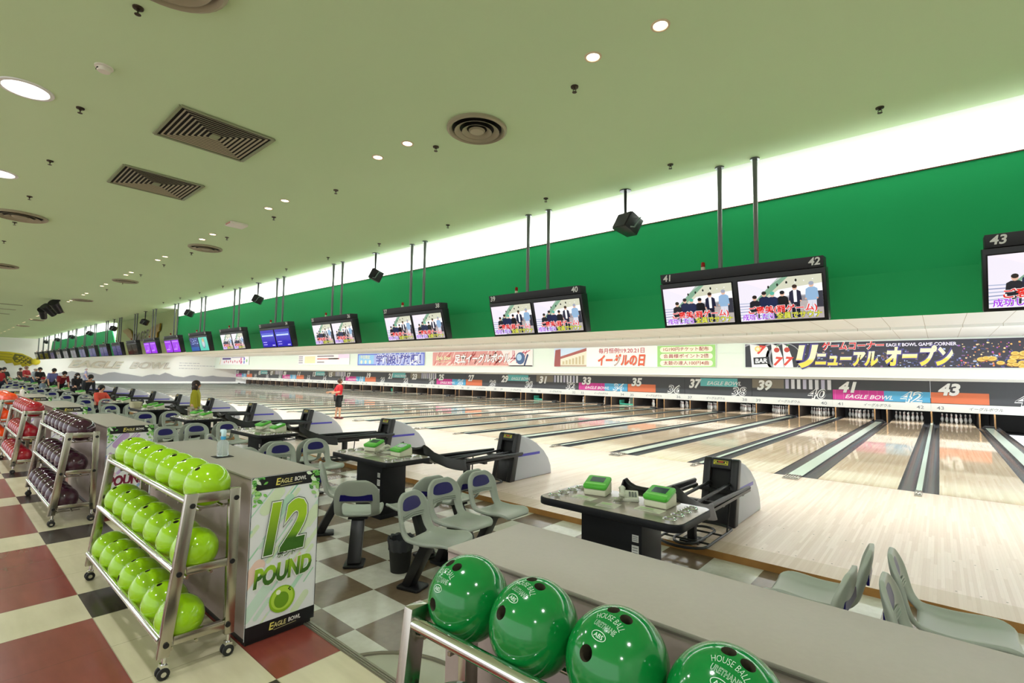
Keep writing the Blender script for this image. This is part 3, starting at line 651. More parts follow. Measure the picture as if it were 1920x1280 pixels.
def screens(kind):
    if kind in _scr: return _scr[kind]
    out = []
    for side in (0, 1):
        F, G = Flat(.0006), Flat(.0006); m = M_screen; rr = random.Random(side + 3)
        if kind == 'people': picture_people(F, SW, SH); picture_caption(G, SW, SH)
        elif kind == 'blue':
            F.rect(0, 0, SW, SH, '2a1fb0'); F.rect(.06, SH * .62, SW - .06, SH * .82, '6a86e0', 1)
            for q in range(10): F.rect(.08 + q * .08, SH * .64, .14 + q * .08, SH * .71, 'd8e4ff', 2); F.rect(.08 + q * .08, SH * .74, .14 + q * .08, SH * .80, '2a1fb0', 2)
            for q in range(2): F.rect(.08, SH * (.12 + .14 * q), .34, SH * (.17 + .14 * q), 'b0a8f4', 1)
            F.rect(.7, SH * .06, .88, SH * .12, 'c8c0ff', 1)
        elif kind == 'purple':
            F.rect(0, 0, SW, SH, '9a34e0')
            F.rect(.06, SH * .84, SW - .1, SH * .9, 'c890f4', 1); F.rect(.12, SH * .2, .6, SH * .27, 'd0a0f8', 1); F.disc(.6, SH * .5, .09, 'b060ea', 1); F.rect(.3, SH * .32, .7, SH * .36, 'c080f0', 1)
        elif kind == 'mixed':
            if side == 0:
                F.rect(0, 0, SW, SH, '2a3a7a')
                for q in range(50): x = rr.uniform(.02, SW - .1); y = rr.uniform(SH * .5, SH * .95); F.rect(x, y, x + .09, y + .03, rr.choice(['9ab0e0', '5a70b0', '1c2858']), 1)
                F.rect(0, 0, SW, SH * .3, '2c5aa0', 1)
            else:
                F.rect(0, 0, SW, SH, '58c4ae'); F.disc(.48, SH * .55, .19, '7a8aa0', 1, 20, 1.1); F.disc(.47, SH * .55, .13, 'b8c4c8', 2, 18, 1.2); F.disc(.5, SH * .78, .08, 'c8b060', 3)
        elif kind == 'off':
            m = M_screen_dim; F.rect(0, 0, SW, SH, '101012'); F.disc(.35, SH * .4, .07, '8a8474', 1, 12, .6); F.disc(.7, SH * .45, .05, '6a655a', 1, 12, .6)
        elif kind == 'dim':
            m = M_screen_dim; F.rect(0, 0, SW, SH, '6258b8')
            for q in range(6): F.rect(.06, SH * (.1 + .14 * q), rr.uniform(.4, .85), SH * (.16 + .14 * q), rr.choice(['8a84d8', '4a3f98', '9a6ac0']), 1)
        elif kind == 'greyed':
            m = M_screen_dim; F.rect(0, 0, SW, SH, 'a8a2b8'); F.rect(.1, .1, .8, .3, '8a8298', 1)
        out.append((F.mesh('screen', m), G.mesh('screen_caption', m) if G.v else None))
    _scr[kind] = out; return out
MON = {}
def _mon_parts():
    b = MB().prism([(-3.345, 3.065), (-3.17, 2.446), (-3.02, 2.475), (-3.16, 3.10)], -2.755, -.69, 0, 'X'); MON['box'] = b.mesh('housing', M_black, bevel=.008)
    h = MB().prism([(-3.385, 3.20), (-3.35, 3.07), (-3.16, 3.09), (-3.18, 3.215)], -2.735, -.705, 0, 'X'); MON['head'] = h.mesh('header', mat('header_black', '26262a', .5), bevel=.004)
    p = MB().cyl((0, 0, 3.18), (0, 0, ZC - .005), .03, n=14).lathe([(.06, ZC - .02), (.06, ZC - .001)], 18); MON['pole'] = p.mesh('pole', mat('pole_grey', '6d716e', .35, .5))
    MON['pole2'] = MON['pole']
    MON['bdome'] = MB().lathe([(.028, 0), (.028, .05), (.022, .068), (.001, .076)], 14).mesh('beacon_dome', mat('beacon_red', '9a1c16', .2))
    MON['bbase'] = MB().cyl((0, 0, 0), (0, 0, .055), .028, n=14).mesh('beacon', mat('beacon_cream', 'd6cfb8', .4))
    MON['bez'] = MB().box(-.012, SW + .012, -.012, SH + .012, -.01, -.001).mesh('bezel', mat('bezel_black', '0c0c0e', .25))
_mon_parts()
FR = lambda x, y, z: frame((x, y, z), (1, 0, 0), (0, TL[0] * 1.0, TL[1]))
KINDS = {22: 'people', 21: 'people', 20: 'people', 19: 'people', 18: 'people', 17: 'blue', 16: 'people', 15: 'mixed', 14: 'purple', 13: 'purple', 12: 'off', 11: 'dim', 10: 'dim', 9: 'dim', 8: 'dim', 7: 'greyed', 6: 'greyed', 5: 'greyed', 4: 'dim', 3: 'off', 2: 'off', 1: 'off'}
SAY = {'people': 'showing six standing people with captions', 'blue': 'showing blue score tables', 'purple': 'showing plain purple pictures', 'mixed': 'showing one dark blue and one teal picture', 'off': 'with dark screens', 'dim': 'with dim bluish screens', 'greyed': 'with greyish screens'}
for k in range(22, 0, -1):
    i = k - 21; kd = KINDS[k]; a, b = 2 * k - 1, 2 * k
    t = thing('score_monitor', f'black twin score monitor numbered {a} and {b} {SAY[kd]}', 'score monitor', (i * P, 0, 0), 0, 'twin score monitors hanging over the approach')
    obj('housing', MON['box'], t); obj('header', MON['head'], t)
    for x in (-1.946, -1.486): obj('pole', MON['pole'], t).location = (x, -3.19, 0)
    bb = obj('beacon', MON['bbase'], t); bb.location = (-2.167, -3.24, 3.212); obj('beacon_dome', MON['bdome'], bb).location = (0, 0, .055)
    sc = screens(kd)
    for s, x in ((0, -2.715), (1, -1.683)):
        y, z = -3.191, 2.479
        bz = obj('bezel', MON['bez'], t, FR(x, y, z) @ Matrix.Translation((0, 0, .0)))
        so = obj('screen', sc[s][0], bz)
        so.matrix_local = Matrix.Translation((0, 0, .0012))
        if sc[s][1]: so2 = obj('screen_caption', sc[s][1], bz); so2.matrix_local = Matrix.Translation((0, 0, .0085))
    hv = Vector((-.035, .13)).normalized()
    Mh = frame((0, -3.352, 3.07), (1, 0, 0), (0, hv[0], hv[1])); G2 = Lines(.0008)
    G2.text(f'{a:02d}', -2.635, .032, .125, 'e6e6e0', 0, .025, .15); G2.text(f'{b:02d}', -.80, .032, .125, 'e6e6e0', 0, .025, .15)
    G2.build('header_number', t, Mh @ Matrix.Translation((0, 0, .004)))

# ------------------------------------------------------------------ speakers, ceiling fittings
def speaker0():
    t = thing('ceiling_speaker', '', 'speaker')
    MB().lathe([(.09, -.012), (.09, 0)], 20).build('ceiling_plate', M_black, t)
    MB().cyl((0, 0, -.40), (0, 0, 0), .022, n=12).build('stem', M_black, t)
    M = Matrix.Translation((.06, -.02, -.56)) @ Euler((math.radians(-24), math.radians(8), math.radians(-30))).to_matrix().to_4x4()
    o = MB().prism([(-.20, -.13), (.20, -.13), (.14, .15), (-.14, .15)], -.13, .13, 0, 'Z', None).build('cabinet', M_black, t, bevel=.012); o.matrix_local = M
    g = MB().box(-.18, .18, -.145, -.128, -.115, .115).build('grille', mat('speaker_grille', '2b2c2c', .7), o)
    br = MB().tube([(.21, -.05, -.1), (.235, 0, -.08), (.235, .02, .09), (.20, .05, .12)], .012, 6).tube([(-.21, -.05, -.1), (-.235, 0, -.08), (-.235, .02, .09), (-.20, .05, .12)], .012, 6).build('bracket', mat('bracket_grey', '7b8a86', .4, .4), o)
    return t
sp = speaker0()
for q in range(10):
    o = sp if q == 0 else copy_tree(sp); o.location = (-3.39 - 6.82 * q, -3.2, ZC)
    if q == 0: pass
    a = 40 - 4 * q
    tag(o, f'black wedge speaker hanging from the ceiling near the monitor of lanes {a} and {a-1}', 'speaker', 'black ceiling speakers')
def grille(x0, label):
    t = thing('ceiling_grille', label, 'air grille', (x0, -8.04, ZC), 0, 'square air grilles')
    h = .515; fr = MB()
    for s in (-1, 1): fr.box(-h, h, s * h - .02, s * h + .02, -.02, 0).box(s * h - .02, s * h + .02, -h, h, -.02, 0)
    fr.build('frame', mat('grille_frame', '8d9470', .5), t, bevel=.004)
    MB().box(-h, h, -h, h, -.004, -.001).build('recess', mat('grille_dark', '15140f', .8), t)
    sl = MB(); n = 10
    for q in range(1, n):
        d = h * (1 - q / n)
        for s in (-1, 1):
            for u in (0, 1):
                M = Matrix.Rotation(PI / 2 * u, 4, 'Z')
                sl.add([(-d, s * d, -.016), (d, s * d, -.016), (d - .022, s * (d - .022), -.010), (-d + .022, s * (d - .022), -.010), (-d, s * d, -.012), (d, s * d, -.012)], [(0, 1, 2, 3), (0, 1, 5, 4)], 0, M)
    sl.build('louvre', mat('grille_louvre', 'a9a083', .5), t)
    MB().box(-.07, .07, -.045, .045, -.018, -.008).build('centre_plate', mat('grille_frame'), t)
grille(-6.57, 'square black and cream louvred air grille, nearer of the two')
grille(-9.10, 'square black and cream louvred air grille, farther of the two')
def diffuser(x, y, label, r=.36):
    t = thing('round_diffuser', label, 'air diffuser', (x, y, ZC), 0, 'round air diffusers in the ceiling'); s = r / .36
    MB().lathe([(.36 * s, 0), (.36 * s, -.03), (.335 * s, -.045), (.31 * s, -.03), (.295 * s, -.004)], 36, caps=False).build('outer_ring', M_dull, t)
    MB().lathe([(.30 * s, -.003), (.001, -.003)], 32, caps=False).build('recess', mat('grille_dark'), t)
    c = MB()
    for a, b in ((.27, .205), (.18, .12)): c.lathe([(a * s, -.055), (a * s, -.05), (b * s, -.012), (b * s, -.016)], 32, caps=False)
    c.build('cone', M_dull, t); MB().lathe([(.10 * s, -.03), (.08 * s, -.05), (.03 * s, -.055), (.001, -.055)], 24).build('hub', M_dull, t)
dx = [(-3.83, -6.1), (-13.1, -6.06), (-20.47, -6.12), (-28.0, -6.1), (-35.3, -6.1), (-42.7, -6.1), (-50, -6.1)]
for q, (x, y) in enumerate(dx): diffuser(x, y, f'round beige air diffuser, {ORD(q+1)} from the right in the row by the warm downlights')
for q, (x, y) in enumerate([(-3.96, -9.25), (-13.3, -9.26), (-20.5, -9.1), (-28, -9.2)]): diffuser(x, y, f'round beige air diffuser, {ORD(q+1)} from the right in the row over the aisle', .42)
def downl():
    t = thing('ceiling_downlight', '', 'downlight')
    MB().lathe([(.058, -.001), (.062, -.008), (.078, -.007), (.08, 0)], 24, caps=False).build('trim_ring', mat('downlight_ring', 'd8c3a0', .4), t)
    MB().lathe([(.058, -.003), (.001, -.003)], 24, caps=False).build('lens', M_lampy, t); return t
dl = downl(); q = 0
for i in range(0, -21, -1):
    for x in (-1.39, -2.045):
        o = dl if q == 0 else copy_tree(dl); q += 1; o.location = (i * P + x, -6.38, ZC)
        tag(o, f'small warm downlight, {"right" if x > -2 else "left"} of the pair over the table of lanes {2*(i+21)-1} and {2*(i+21)}', 'downlight', 'small warm downlights')
def biglamp():
    t = thing('concourse_downlight', '', 'downlight')
    MB().lathe([(.185, -.002), (.19, -.014), (.225, -.012), (.23, 0)], 32, caps=False).build('trim_ring', mat('lamp_ring_white', 'e6e6e0', .4), t)
    MB().lathe([(.185, -.004), (.001, -.004)], 32, caps=False).build('lens', M_lampw, t); return t
bl = biglamp()
for q, x in enumerate(LAMPX[:8]):
    o = bl if q == 0 else copy_tree(bl); o.location = (x, -9.72, ZC); tag(o, f'large white round ceiling lamp over the aisle, {ORD(q+1)} from the right', 'ceiling lamp', 'large white ceiling lamps')
def sprinkler():
    t = thing('sprinkler_head', '', 'sprinkler')
    MB().lathe([(.04, 0), (.038, -.012), (.012, -.016), (.012, -.03)], 14).build('escutcheon', M_brass, t)
    MB().tube([(.011, 0, -.03), (.018, 0, -.042), (.006, 0, -.06)], .004, 5).tube([(-.011, 0, -.03), (-.018, 0, -.042), (-.006, 0, -.06)], .004, 5).lathe([(.024, -.062), (.024, -.059)], 12).build('deflector', M_brass, t); return t
spk = sprinkler(); fs = True
for y, xs, where in ((-9.27, [-4.6, -7.05, -9.30, -11.62, -14.03, -16.4], 'row over the aisle'), (-6.09, [-2.44, -4.59, -7.06, -9.32, -11.66, -13.99, -16.3, -18.7, -21, -23.4], 'row over the tables'), (-3.70, [-.10, -2.44, -4.59, -7.01, -9.34, -11.6, -13.93, -16.29, -18.76, -21.1, -23.4, -25.7], 'row beside the white cove')):
    for q, x in enumerate(xs):
        o = spk if fs else copy_tree(spk); fs = False; o.location = (x, y, ZC); tag(o, f'small bronze ceiling sprinkler, {ORD(q+1)} from the right in the {where}', 'sprinkler', 'bronze ceiling sprinklers')
sd = thing('smoke_detector', 'white round smoke detector left of the louvred grilles', 'smoke detector', (-5.85, -9.27, ZC))
MB().lathe([(.075, 0), (.075, -.012), (.058, -.016), (.056, -.04), (.05, -.05), (.001, -.052)], 24).build('body', mat('detector_white', 'e6e0d2', .4), sd)
MB().box(-.03, -.006, -.058, -.045, -.040, -.03).box(.006, .03, -.058, -.045, -.04, -.03).build('slot', M_matte, sd)
ep = thing('guide_plate', 'small white and pinkish ceiling plate between downlights and round diffuser', 'ceiling plate', (-10.39, -6.36, ZC))
MB().box(-.16, .16, -.16, .16, -.05, 0).build('body', mat('plate_white', 'e9e2d6', .4), ep, bevel=.006); MB().box(-.11, .11, -.165, -.155, -.042, -.01).build('panel', mat('plate_pink', 'c98a7a', .4), ep)
for q, x in enumerate((-33.3, -36.3, -39.6)):
    t = thing('ceiling_slot', f'thin dark slot in the far ceiling by the spotlights, {ORD(q+1)} from the near end', 'ceiling slot', (x, -8.6, ZC), 0, 'dark ceiling slots')
    MB().box(-.05, .05, -1.05, 1.05, -.006, 0).build('recess', mat('grille_dark'), t); sf = MB()
    for d in (-.07, .07): sf.box(d - .02, d + .02, -1.07, 1.07, -.012, 0)
    sf.build('frame', mat('grille_frame'), t)
for q, (x, y) in enumerate(((-31.2, -6.75), (-29.2, -6.75), (-33.5, -6.75))):
    t = thing('stage_spotlight', ['black ceiling spotlight in the middle of the far cluster', 'black ceiling spotlight nearest in the far cluster', 'black ceiling spotlight farthest in the far cluster'][q], 'spotlight', (x, y, ZC), 0, 'black ceiling spotlights')
    MB().box(-.25, .25, -.05, .05, -.06, 0).build('track', M_black, t)
    MB().tube([(-.15, 0, -.06), (-.17, 0, -.3), (.17, 0, -.3), (.15, 0, -.06)], .02, 6).build('yoke', M_black, t)
    o = MB().cyl((0, -.28, 0), (0, .22, 0), .17, .13, 18).cyl((0, -.36, 0), (0, -.28, 0), .2, .18, 18).build('lamp_body', M_black, t, weld=False); o.location = (0, 0, -.36); o.rotation_euler = (-.7, 0, .5 + q * .4)

# ------------------------------------------------------------------ ball returns
def ball_return0():
    t = thing('ball_return', '', 'ball return')          # origin: floor in front of the hood, x centre
    MB().prism([(.02, 0), (.175, .712), (.24, .712), (.40, .668), (.62, .567), (.83, .422), (.96, .282), (1.035, .145), (1.057, 0)], -.195, .195, 0, 'X').build('hood_shell', M_grey, t, bevel=.022, seg=3, angle=50)
    fb = MB(); pf = [(-.09, 0), (.085, .69), (.105, .74), (.14, .757), (.20, .735), (.04, 0)]
    for s in (-1, 1): fb.prism(pf, s * .205, s * .115, 0, 'X')
    fb.prism([(.07, .63), (.085, .69), (.105, .74), (.14, .757), (.20, .735), (.18, .63)], -.12, .12, 0, 'X').prism([(-.08, 0), (.012, .37), (.12, .37), (.04, 0)], -.12, .12, 0, 'X')
    fb.build('front_frame', M_black, t, bevel=.012, angle=50)
    MB().prism([(.070, .34), (.150, .69), (.17, .69), (.10, .34)], -.118, .118, 0, 'X').build('ball_door', M_matte, t)  # black panel stands in for the dark inside of the hood opening
    F = Flat(.0008); F.rect(-.085, -.026, .085, .026, 'd9d23a'); F.rect(-.075, -.006, .075, .02, '2c2c20', 1); F.rect(-.03, -.0, .03, .016, 'c0392b', 2); F.rect(-.07, -.02, .07, -.011, '3a3a2a', 1)
    for s in (-1, 1): F.poly([(s * .07, -.004), (s * .045, -.004), (s * .0575, .018)], 'e8dc3a', 2)
    F.build('warning_sticker', t, frame((0, .085, .692), (1, 0, 0), (0, .36, .93)) @ Matrix.Translation((0, .01, .006)))
    for s in (-1, 1): MB().bar((s * .192, .10, .40), (s * .192, .70, .398), .012, .042).build('side_stripe', M_blue, t)
    # rails and scooped tray
    ra = MB()
    for s in (-1, 1):
        ra.tube([(s * .315, .08, .455), (s * .315, -.7, .475), (s * .315, -1.45, .48)], .024, 10)
        ra.tube([(s * .255, -.03, .425), (s * .255, -.7, .435), (s * .255, -1.45, .44)], .022, 10)
        ra.box(s * .315 - .028, s * .315 + .028, -1.45, .05, .425, .455)
    for x in (-.11, .11): ra.tube([(x, .06, .47), (x, -.6, .45), (x, -1.4, .43)], .018, 8)
    ra.box(-.3, .3, -.78, -.72, .385, .42).box(-.3, .3, -.10, -.05, .385, .42)
    ra.build('rail', M_black, t)
    tr = MB(); ny = 16; us = [-1.05, -1.0, -.93, -.8, -.5, -.2, .2, .5, .8, .93, 1.0, 1.05]; W_ = len(us)
    for j in range(ny + 1):
        v = j / ny; y = -1.22 - .74 * v; half = .335 * (1 - .30 * max(0, (v - .5) / .5) ** 2.2); base = .395 + .25 * v ** 1.5 + (.05 * ((v - .82) / .18) if v > .82 else 0)
        for u in us:
            a = min(1, abs(u)); z = base + .085 * a ** 4 * (1 - .35 * v)
            if abs(u) > 1: z -= .12 - .03 * v
            tr.v.append((u * half, y + (.06 * a * a if v > .5 else 0) * (v - .5) * 2, z))
    for j in range(ny):
        for i in range(W_ - 1): tr.f.append((j * W_ + i, j * W_ + i + 1, (j + 1) * W_ + i + 1, (j + 1) * W_ + i)); tr.mi.append(0)
    to = tr.build('tray', M_black, t); md = to.modifiers.new('s', 'SOLIDIFY'); md.thickness = .04; md.offset = -1; md2 = to.modifiers.new('b', 'BEVEL'); md2.width = .012; md2.segments = 2
    me = bake(to); to.modifiers.clear(); to.data = me
    for p in me.polygons: p.use_smooth = True
    sp_ = MB().box(-.0375, .0375, -.89, -.81, .02, .36).prism([(-1.02, .36), (-.70, .36), (-.70, .40), (-1.05, .40)], -.09, .09, 0, 'X').box(-.1, .1, -.95, -.72, 0, .02)
    sp_.build('support_post', M_black, t, bevel=.004)
    rg = MB()
    for x, y0, y1, z in ((.245, -1.27, -.22, .05), (.125, -1.16, -.42, .05)):
        pts = []
        for q in range(9): a = PI + PI * q / 8; pts.append((x * math.cos(a), y0 + .18 + .18 * math.sin(a), z))
        for q in range(9): a = PI * q / 8; pts.append((x * math.cos(a), y1 - .12 + .12 * math.sin(a), z))
        rg.tube(pts, .014, 8, closed=True)
    for x, y in ((-.245, -.5), (.245, -.5)): rg.tube([(x, y, .05), (x * 1.1, y + .05, .42)], .010, 6)
    for y in (-1.0, -.62): rg.tube([(-.245, y, .05), (.245, y, .05)], .011, 6)
    rg.build('foot_ring', M_black, t); return t
br0 = ball_return0()
TXO = -1.74
for k in range(21, 0, -1):
    i = k - 21; o = br0 if k == 21 else copy_tree(br0); o.location = (i * P + TXO, -3.98, 0)
    tag(o, f'black ball return with rounded grey hood serving lanes {2*k-1} and {2*k}', 'ball return', 'ball returns on the approach')

# ------------------------------------------------------------------ scoring tables with consoles and phone
def rrect(x0, x1, y0, y1, rs, n=6):     # rs: radii at (x0,y0) (x1,y0) (x1,y1) (x0,y1)
    pts = []
    for (cx, cy, a0, r) in ((x0 + rs[0], y0 + rs[0], PI, rs[0]), (x1 - rs[1], y0 + rs[1], 1.5 * PI, rs[1]), (x1 - rs[2], y1 - rs[2], 0, rs[2]), (x0 + rs[3], y1 - rs[3], .5 * PI, rs[3])):
        for q in range(n + 1): a = a0 + PI / 2 * q / n; pts.append((cx + r * math.cos(a), cy + r * math.sin(a)))
    return pts
M_ttop = mat('table_laminate', '8f867c', .12, noise=.05, nscale=80)
def table0():
    t = thing('scoring_table', '', 'scoring table')       # origin: floor; table centre is x = 0, y as world y + 6.4
    pr = rrect(-.635, .635, -.32, .35, (.10, .10, .07, .07))
    tb = MB().prism(pr, .685, .745, 0, 'Z'); tb.build('table_top', M_darkgrey, t, bevel=.012)
    MB().prism(rrect(-.625, .625, -.31, .34, (.095, .095, .065, .065)), .7452, .7462, 0, 'Z').build('top_laminate', M_ttop, t)
    MB().box(-.30, .25, -.12, .24, .0, .685).box(-.31, .26, -.13, .25, 0, .05).build('pedestal', M_darkgrey, t, bevel=.004)
    F = Flat(.0006)
    for (x, z, w, h) in ((.175, .50, .055, .055), (.172, .40, .06, .075), (.19, .31, .04, .055)):
        F.rect(x, z, x + w, z + h, 'd8d8d4')
        for q in range(3): F.rect(x + .006, z + h * (.2 + .25 * q), x + w * .85, z + h * (.28 + .25 * q), '6a6a70', 1)
    F.build('notice_stickers', t, frame((0, -.132, 0), (1, 0, 0), (0, 0, 1)))
    for s in (-1, 1):
        for y in (-.215, -.075, .065, .205):
            c = MB().lathe([(.052, .0), (.052, .012), (.046, .016), (.036, .012), (.036, -.03), (.001, -.03)], 22, caps=False).build('cup_ring', M_chrome, t); c.location = (s * .515, y, .7465)
    for (x0, y0, w, h, r, c) in ((-.41, -.13, .21, .12, -.05, 'd6d8c4'), (-.10, -.24, .17, .16, .12, 'c6c2b4'), (.17, -.11, .22, .13, .0, 'd6d8c4'), (-.12, .0, .19, .14, .1, 'b9b4a6')):
        F = Flat(.0006); F.rect(0, 0, w, h, c); F.rect(w * .08, h * .55, w * .6, h * .85, 'a7c48a', 1); F.rect(w * .08, h * .15, w * .85, h * .22, '8a8a80', 1); F.rect(w * .08, h * .32, w * .7, h * .38, '8a8a80', 1)
        F.build('paper_sheet', t, Matrix.Translation((x0, y0, .7468)) @ Matrix.Rotation(r, 4, 'Z'))
    return t
def console0():
    t = thing('score_console', '', 'score console')
    MB().prism([(-.095, 0), (.10, 0), (.095, .105), (.06, .105), (-.10, .055)], -.098, .098, 0, 'X').build('base', M_cream, t, bevel=.012, seg=3)
    s = math.atan2(.05, .16); L = .19
    hd = MB().prism(rrect(-.105, .105, -.012, L, (.025,) * 4), 0, .034, 0, 'Z').build('green_cover', M_cons_g, t, bevel=.010, seg=3); hd.matrix_local = Matrix.Translation((0, -.095, .058)) @ Matrix.Rotation(s, 4, 'X')
    MB().box(-.062, .062, .07, .155, .032, .0352).build('display', M_lcd, hd)
    MB().box(-.09, .09, .025, .05, .033, .0355).build('key_strip', mat('key_green', '7fd060', .4), hd)
    return t
def phone0():
    t = thing('desk_phone', '', 'telephone')
    MB().prism([(-.10, 0), (.10, 0), (.10, .055), (-.10, .03)], -.08, .08, 0, 'X').build('base', mat('phone_cream', 'c6c8b6', .4), t, bevel=.008)
    h = MB().tube([(-.055, -.09, .06), (-.055, -.05, .075), (-.055, .05, .085), (-.055, .09, .075)], .018, 8).sphere((-.055, -.09, .055), .03, 10, 0, (1, 1, .7)).sphere((-.055, .09, .068), .03, 10, 0, (1, 1, .7))
    h.build('handset', mat('phone_cream'), t)
    kp = MB()
    for a in range(3):
        for b in range(4): kp.box(.0 + a * .024, .016 + a * .024, -.07 + b * .03, -.05 + b * .03, .036 + b * .0037, .044 + b * .0037)
    kp.build('keypad', mat('key_grey', '70746c', .5), t)
    cd = [(-.06 + .02 * math.cos(q * 1.4) - .002 * q, -.10 - .003 * q, .03 + .012 * math.sin(q * 1.4) - .0006 * q) for q in range(26)]
    MB().tube(cd, .005, 5).build('cord', mat('phone_cord', '9a9c88', .5), t); return t
tb0, cs0, ph0 = table0(), console0(), phone0(); f1 = True
for k in range(21, 0, -1):
    i = k - 21; x = i * P + TXO; a, b = 2 * k - 1, 2 * k
    o = tb0 if f1 else copy_tree(tb0); o.location = (x, -6.4, ZF); tag(o, f'dark scoring table on a black pedestal between the seats of lanes {a} and {b}', 'scoring table', 'scoring tables')
    for s, nm in ((-1, 'left'), (1, 'right')):
        o = cs0 if (f1 and s < 0) else copy_tree(cs0); o.location = (x + s * .29, -6.27, ZF + .7465); o.rotation_euler.z = .12 * s * -1 + .1
        tag(o, f'green-topped score console on the {nm} of the table of lanes {a} and {b}', 'score console', 'green score consoles')
    o = ph0 if f1 else copy_tree(ph0); o.location = (x + .0, -6.25, ZF + .7465); o.rotation_euler.z = .5
    tag(o, f'cream desk telephone between the consoles of lanes {a} and {b}', 'telephone', 'cream telephones on the scoring tables'); f1 = False

# ------------------------------------------------------------------ swivel seats
def seat0():
    t = thing('swivel_chair', '', 'chair')                # faces +x; origin on the floor at the base plate
    prof = [(.268, .408), (.258, .426), (.225, .436), (.17, .432), (.09, .420), (.0, .414), (-.09, .420), (-.15, .440), (-.19, .480), (-.208, .525), (-.219, .57), (-.229, .615), (-.240, .66), (-.250, .70), (-.257, .735), (-.262, .765), (-.264, .783)]
    wid = [.150, .180, .203, .213, .215, .213, .21, .207, .206, .206, .206, .205, .203, .19, .165, .125, .075]
    ss = [-1, -.93, -.8, -.62, -.4, -.2, 0, .2, .4, .62, .8, .93, 1]; mb = MB(); ns = len(ss)
    for j, ((u, z), w) in enumerate(zip(prof, wid)):
        n0 = prof[max(0, j - 1)]; n1 = prof[min(len(prof) - 1, j + 1)]; d = Vector((n1[0] - n0[0], n1[1] - n0[1])).normalized(); nr = Vector((-d.y, d.x)) * -1     # towards the sitter
        if nr.y < 0 and j < 7: nr = -nr
        if j >= 7: nr = Vector((abs(nr.x), abs(nr.y) * .3))
        for s in ss:
            lift = (.028 if j < 8 else .030) * max(0, (abs(s) - .55) / .45) ** 2 - .010 * (1 - s * s)
            lift *= (.1, .35, .75)[j] if j < 3 else (1, .8, .5, .25, 0)[j - 12] if j >= 12 else 1
            mb.v.append((u + nr.x * lift, s * w, z + nr.y * lift))
    for j in range(len(prof) - 1):
        for i in range(ns - 1):
            if 7 <= j <= 9 and 3 <= i <= ns - 5: continue       # the gap between pan and back
            mb.f.append((j * ns + i, j * ns + i + 1, (j + 1) * ns + i + 1, (j + 1) * ns + i)); mb.mi.append(0)
    o = mb.build('seat_shell', M_seat, t); md = o.modifiers.new('s', 'SOLIDIFY'); md.thickness = .026; md.offset = 0; m2 = o.modifiers.new('u', 'SUBSURF'); m2.levels = 1; m2.render_levels = 1
    me = bake(o); o.modifiers.clear(); o.data = me
    for p in me.polygons: p.use_smooth = True
    bk = lambda z: -.222 - (z - .585) * .225
    ins = MB(); n = 20                                   # blue oval set into the front of the back
    def patch(off, pts, th=.006):
        k = len(pts); A = [(bk(z) + off, y, z) for y, z in pts]; B = [(bk(z) + off + th, y * .94, (z - .665) * .94 + .665) for y, z in pts]; base = len(ins.v)
        ins.v += A + B; ins.f.append(tuple(base + k + q for q in range(k))); ins.mi.append(0)
        for q in range(k): q2 = (q + 1) % k; ins.f.append((base + q, base + q2, base + k + q2, base + k + q)); ins.mi.append(0)
    ov = []
    for q in range(28):
        a = 2 * PI * q / 28; c, s = math.cos(a), math.sin(a); ov.append((.142 * abs(c) ** .62 * (1 if c > 0 else -1), .684 + (.066 if s > 0 else .052) * abs(s) ** .8 * (1 if s > 0 else -1)))
    patch(.003, ov)
    ins.build('back_insert', M_navy, t)
    rb = MB().prism([(-.150, .592), (.150, .592), (.142, .648), (-.142, .648)], -.014, 0, 0, 'X'); ro = rb.build('rear_band', M_navy, t); ro.location = (-.243, 0, 0)
    rf = MB(); pts = []
    for q in range(17): a = PI * q / 16; pts.append((bk(.62 + .10 * math.sin(a)) - .012,   .150 * math.cos(a), .62 + .11 * math.sin(a)))
    rf.tube([(bk(.56) - .010, .150, .58)] + pts + [(bk(.56) - .010, -.150, .58)], .006, 5)
    for q in range(3): z = .578 + .016 * q; rf.tube([(bk(z) + .016, -.14 + .0 * q, z - .004), (bk(z) + .006, 0, z + .004), (bk(z) + .016, .14, z - .004)], .0055, 5)
    rf.build('back_rib', M_seat, t)
    for q in t.children: q.location.x += .21
    MB().bar((-.03, 0, .015), (.17, 0, .40), .12, .08, up=(1, 0, 0)).build('post', M_black, t, bevel=.01)
    MB().prism(rrect(-.10, .12, -.09, .09, (.025,) * 4), 0, .022, 0, 'Z').build('base_plate', M_black, t, bevel=.005)
    MB().box(.10, .31, -.09, .09, .385, .402).build('mount_plate', M_matte, t); return t
st0 = seat0(); f1 = True
SEATS = [(-1.58, -6.92, .0, 'left', 'middle'), (-1.58, -6.40, .02, 'left', 'nearest the approach'), (-1.36, -7.46, .28, 'left', 'nearest the aisle'),
         (1.60, -6.92, PI - .05, 'right', 'middle'), (1.64, -6.40, PI + .04, 'right', 'nearest the approach'), (1.29, -7.52, 2.43, 'right', 'nearest the aisle'), (.25, -7.27, 1.05, 'front', 'single')]
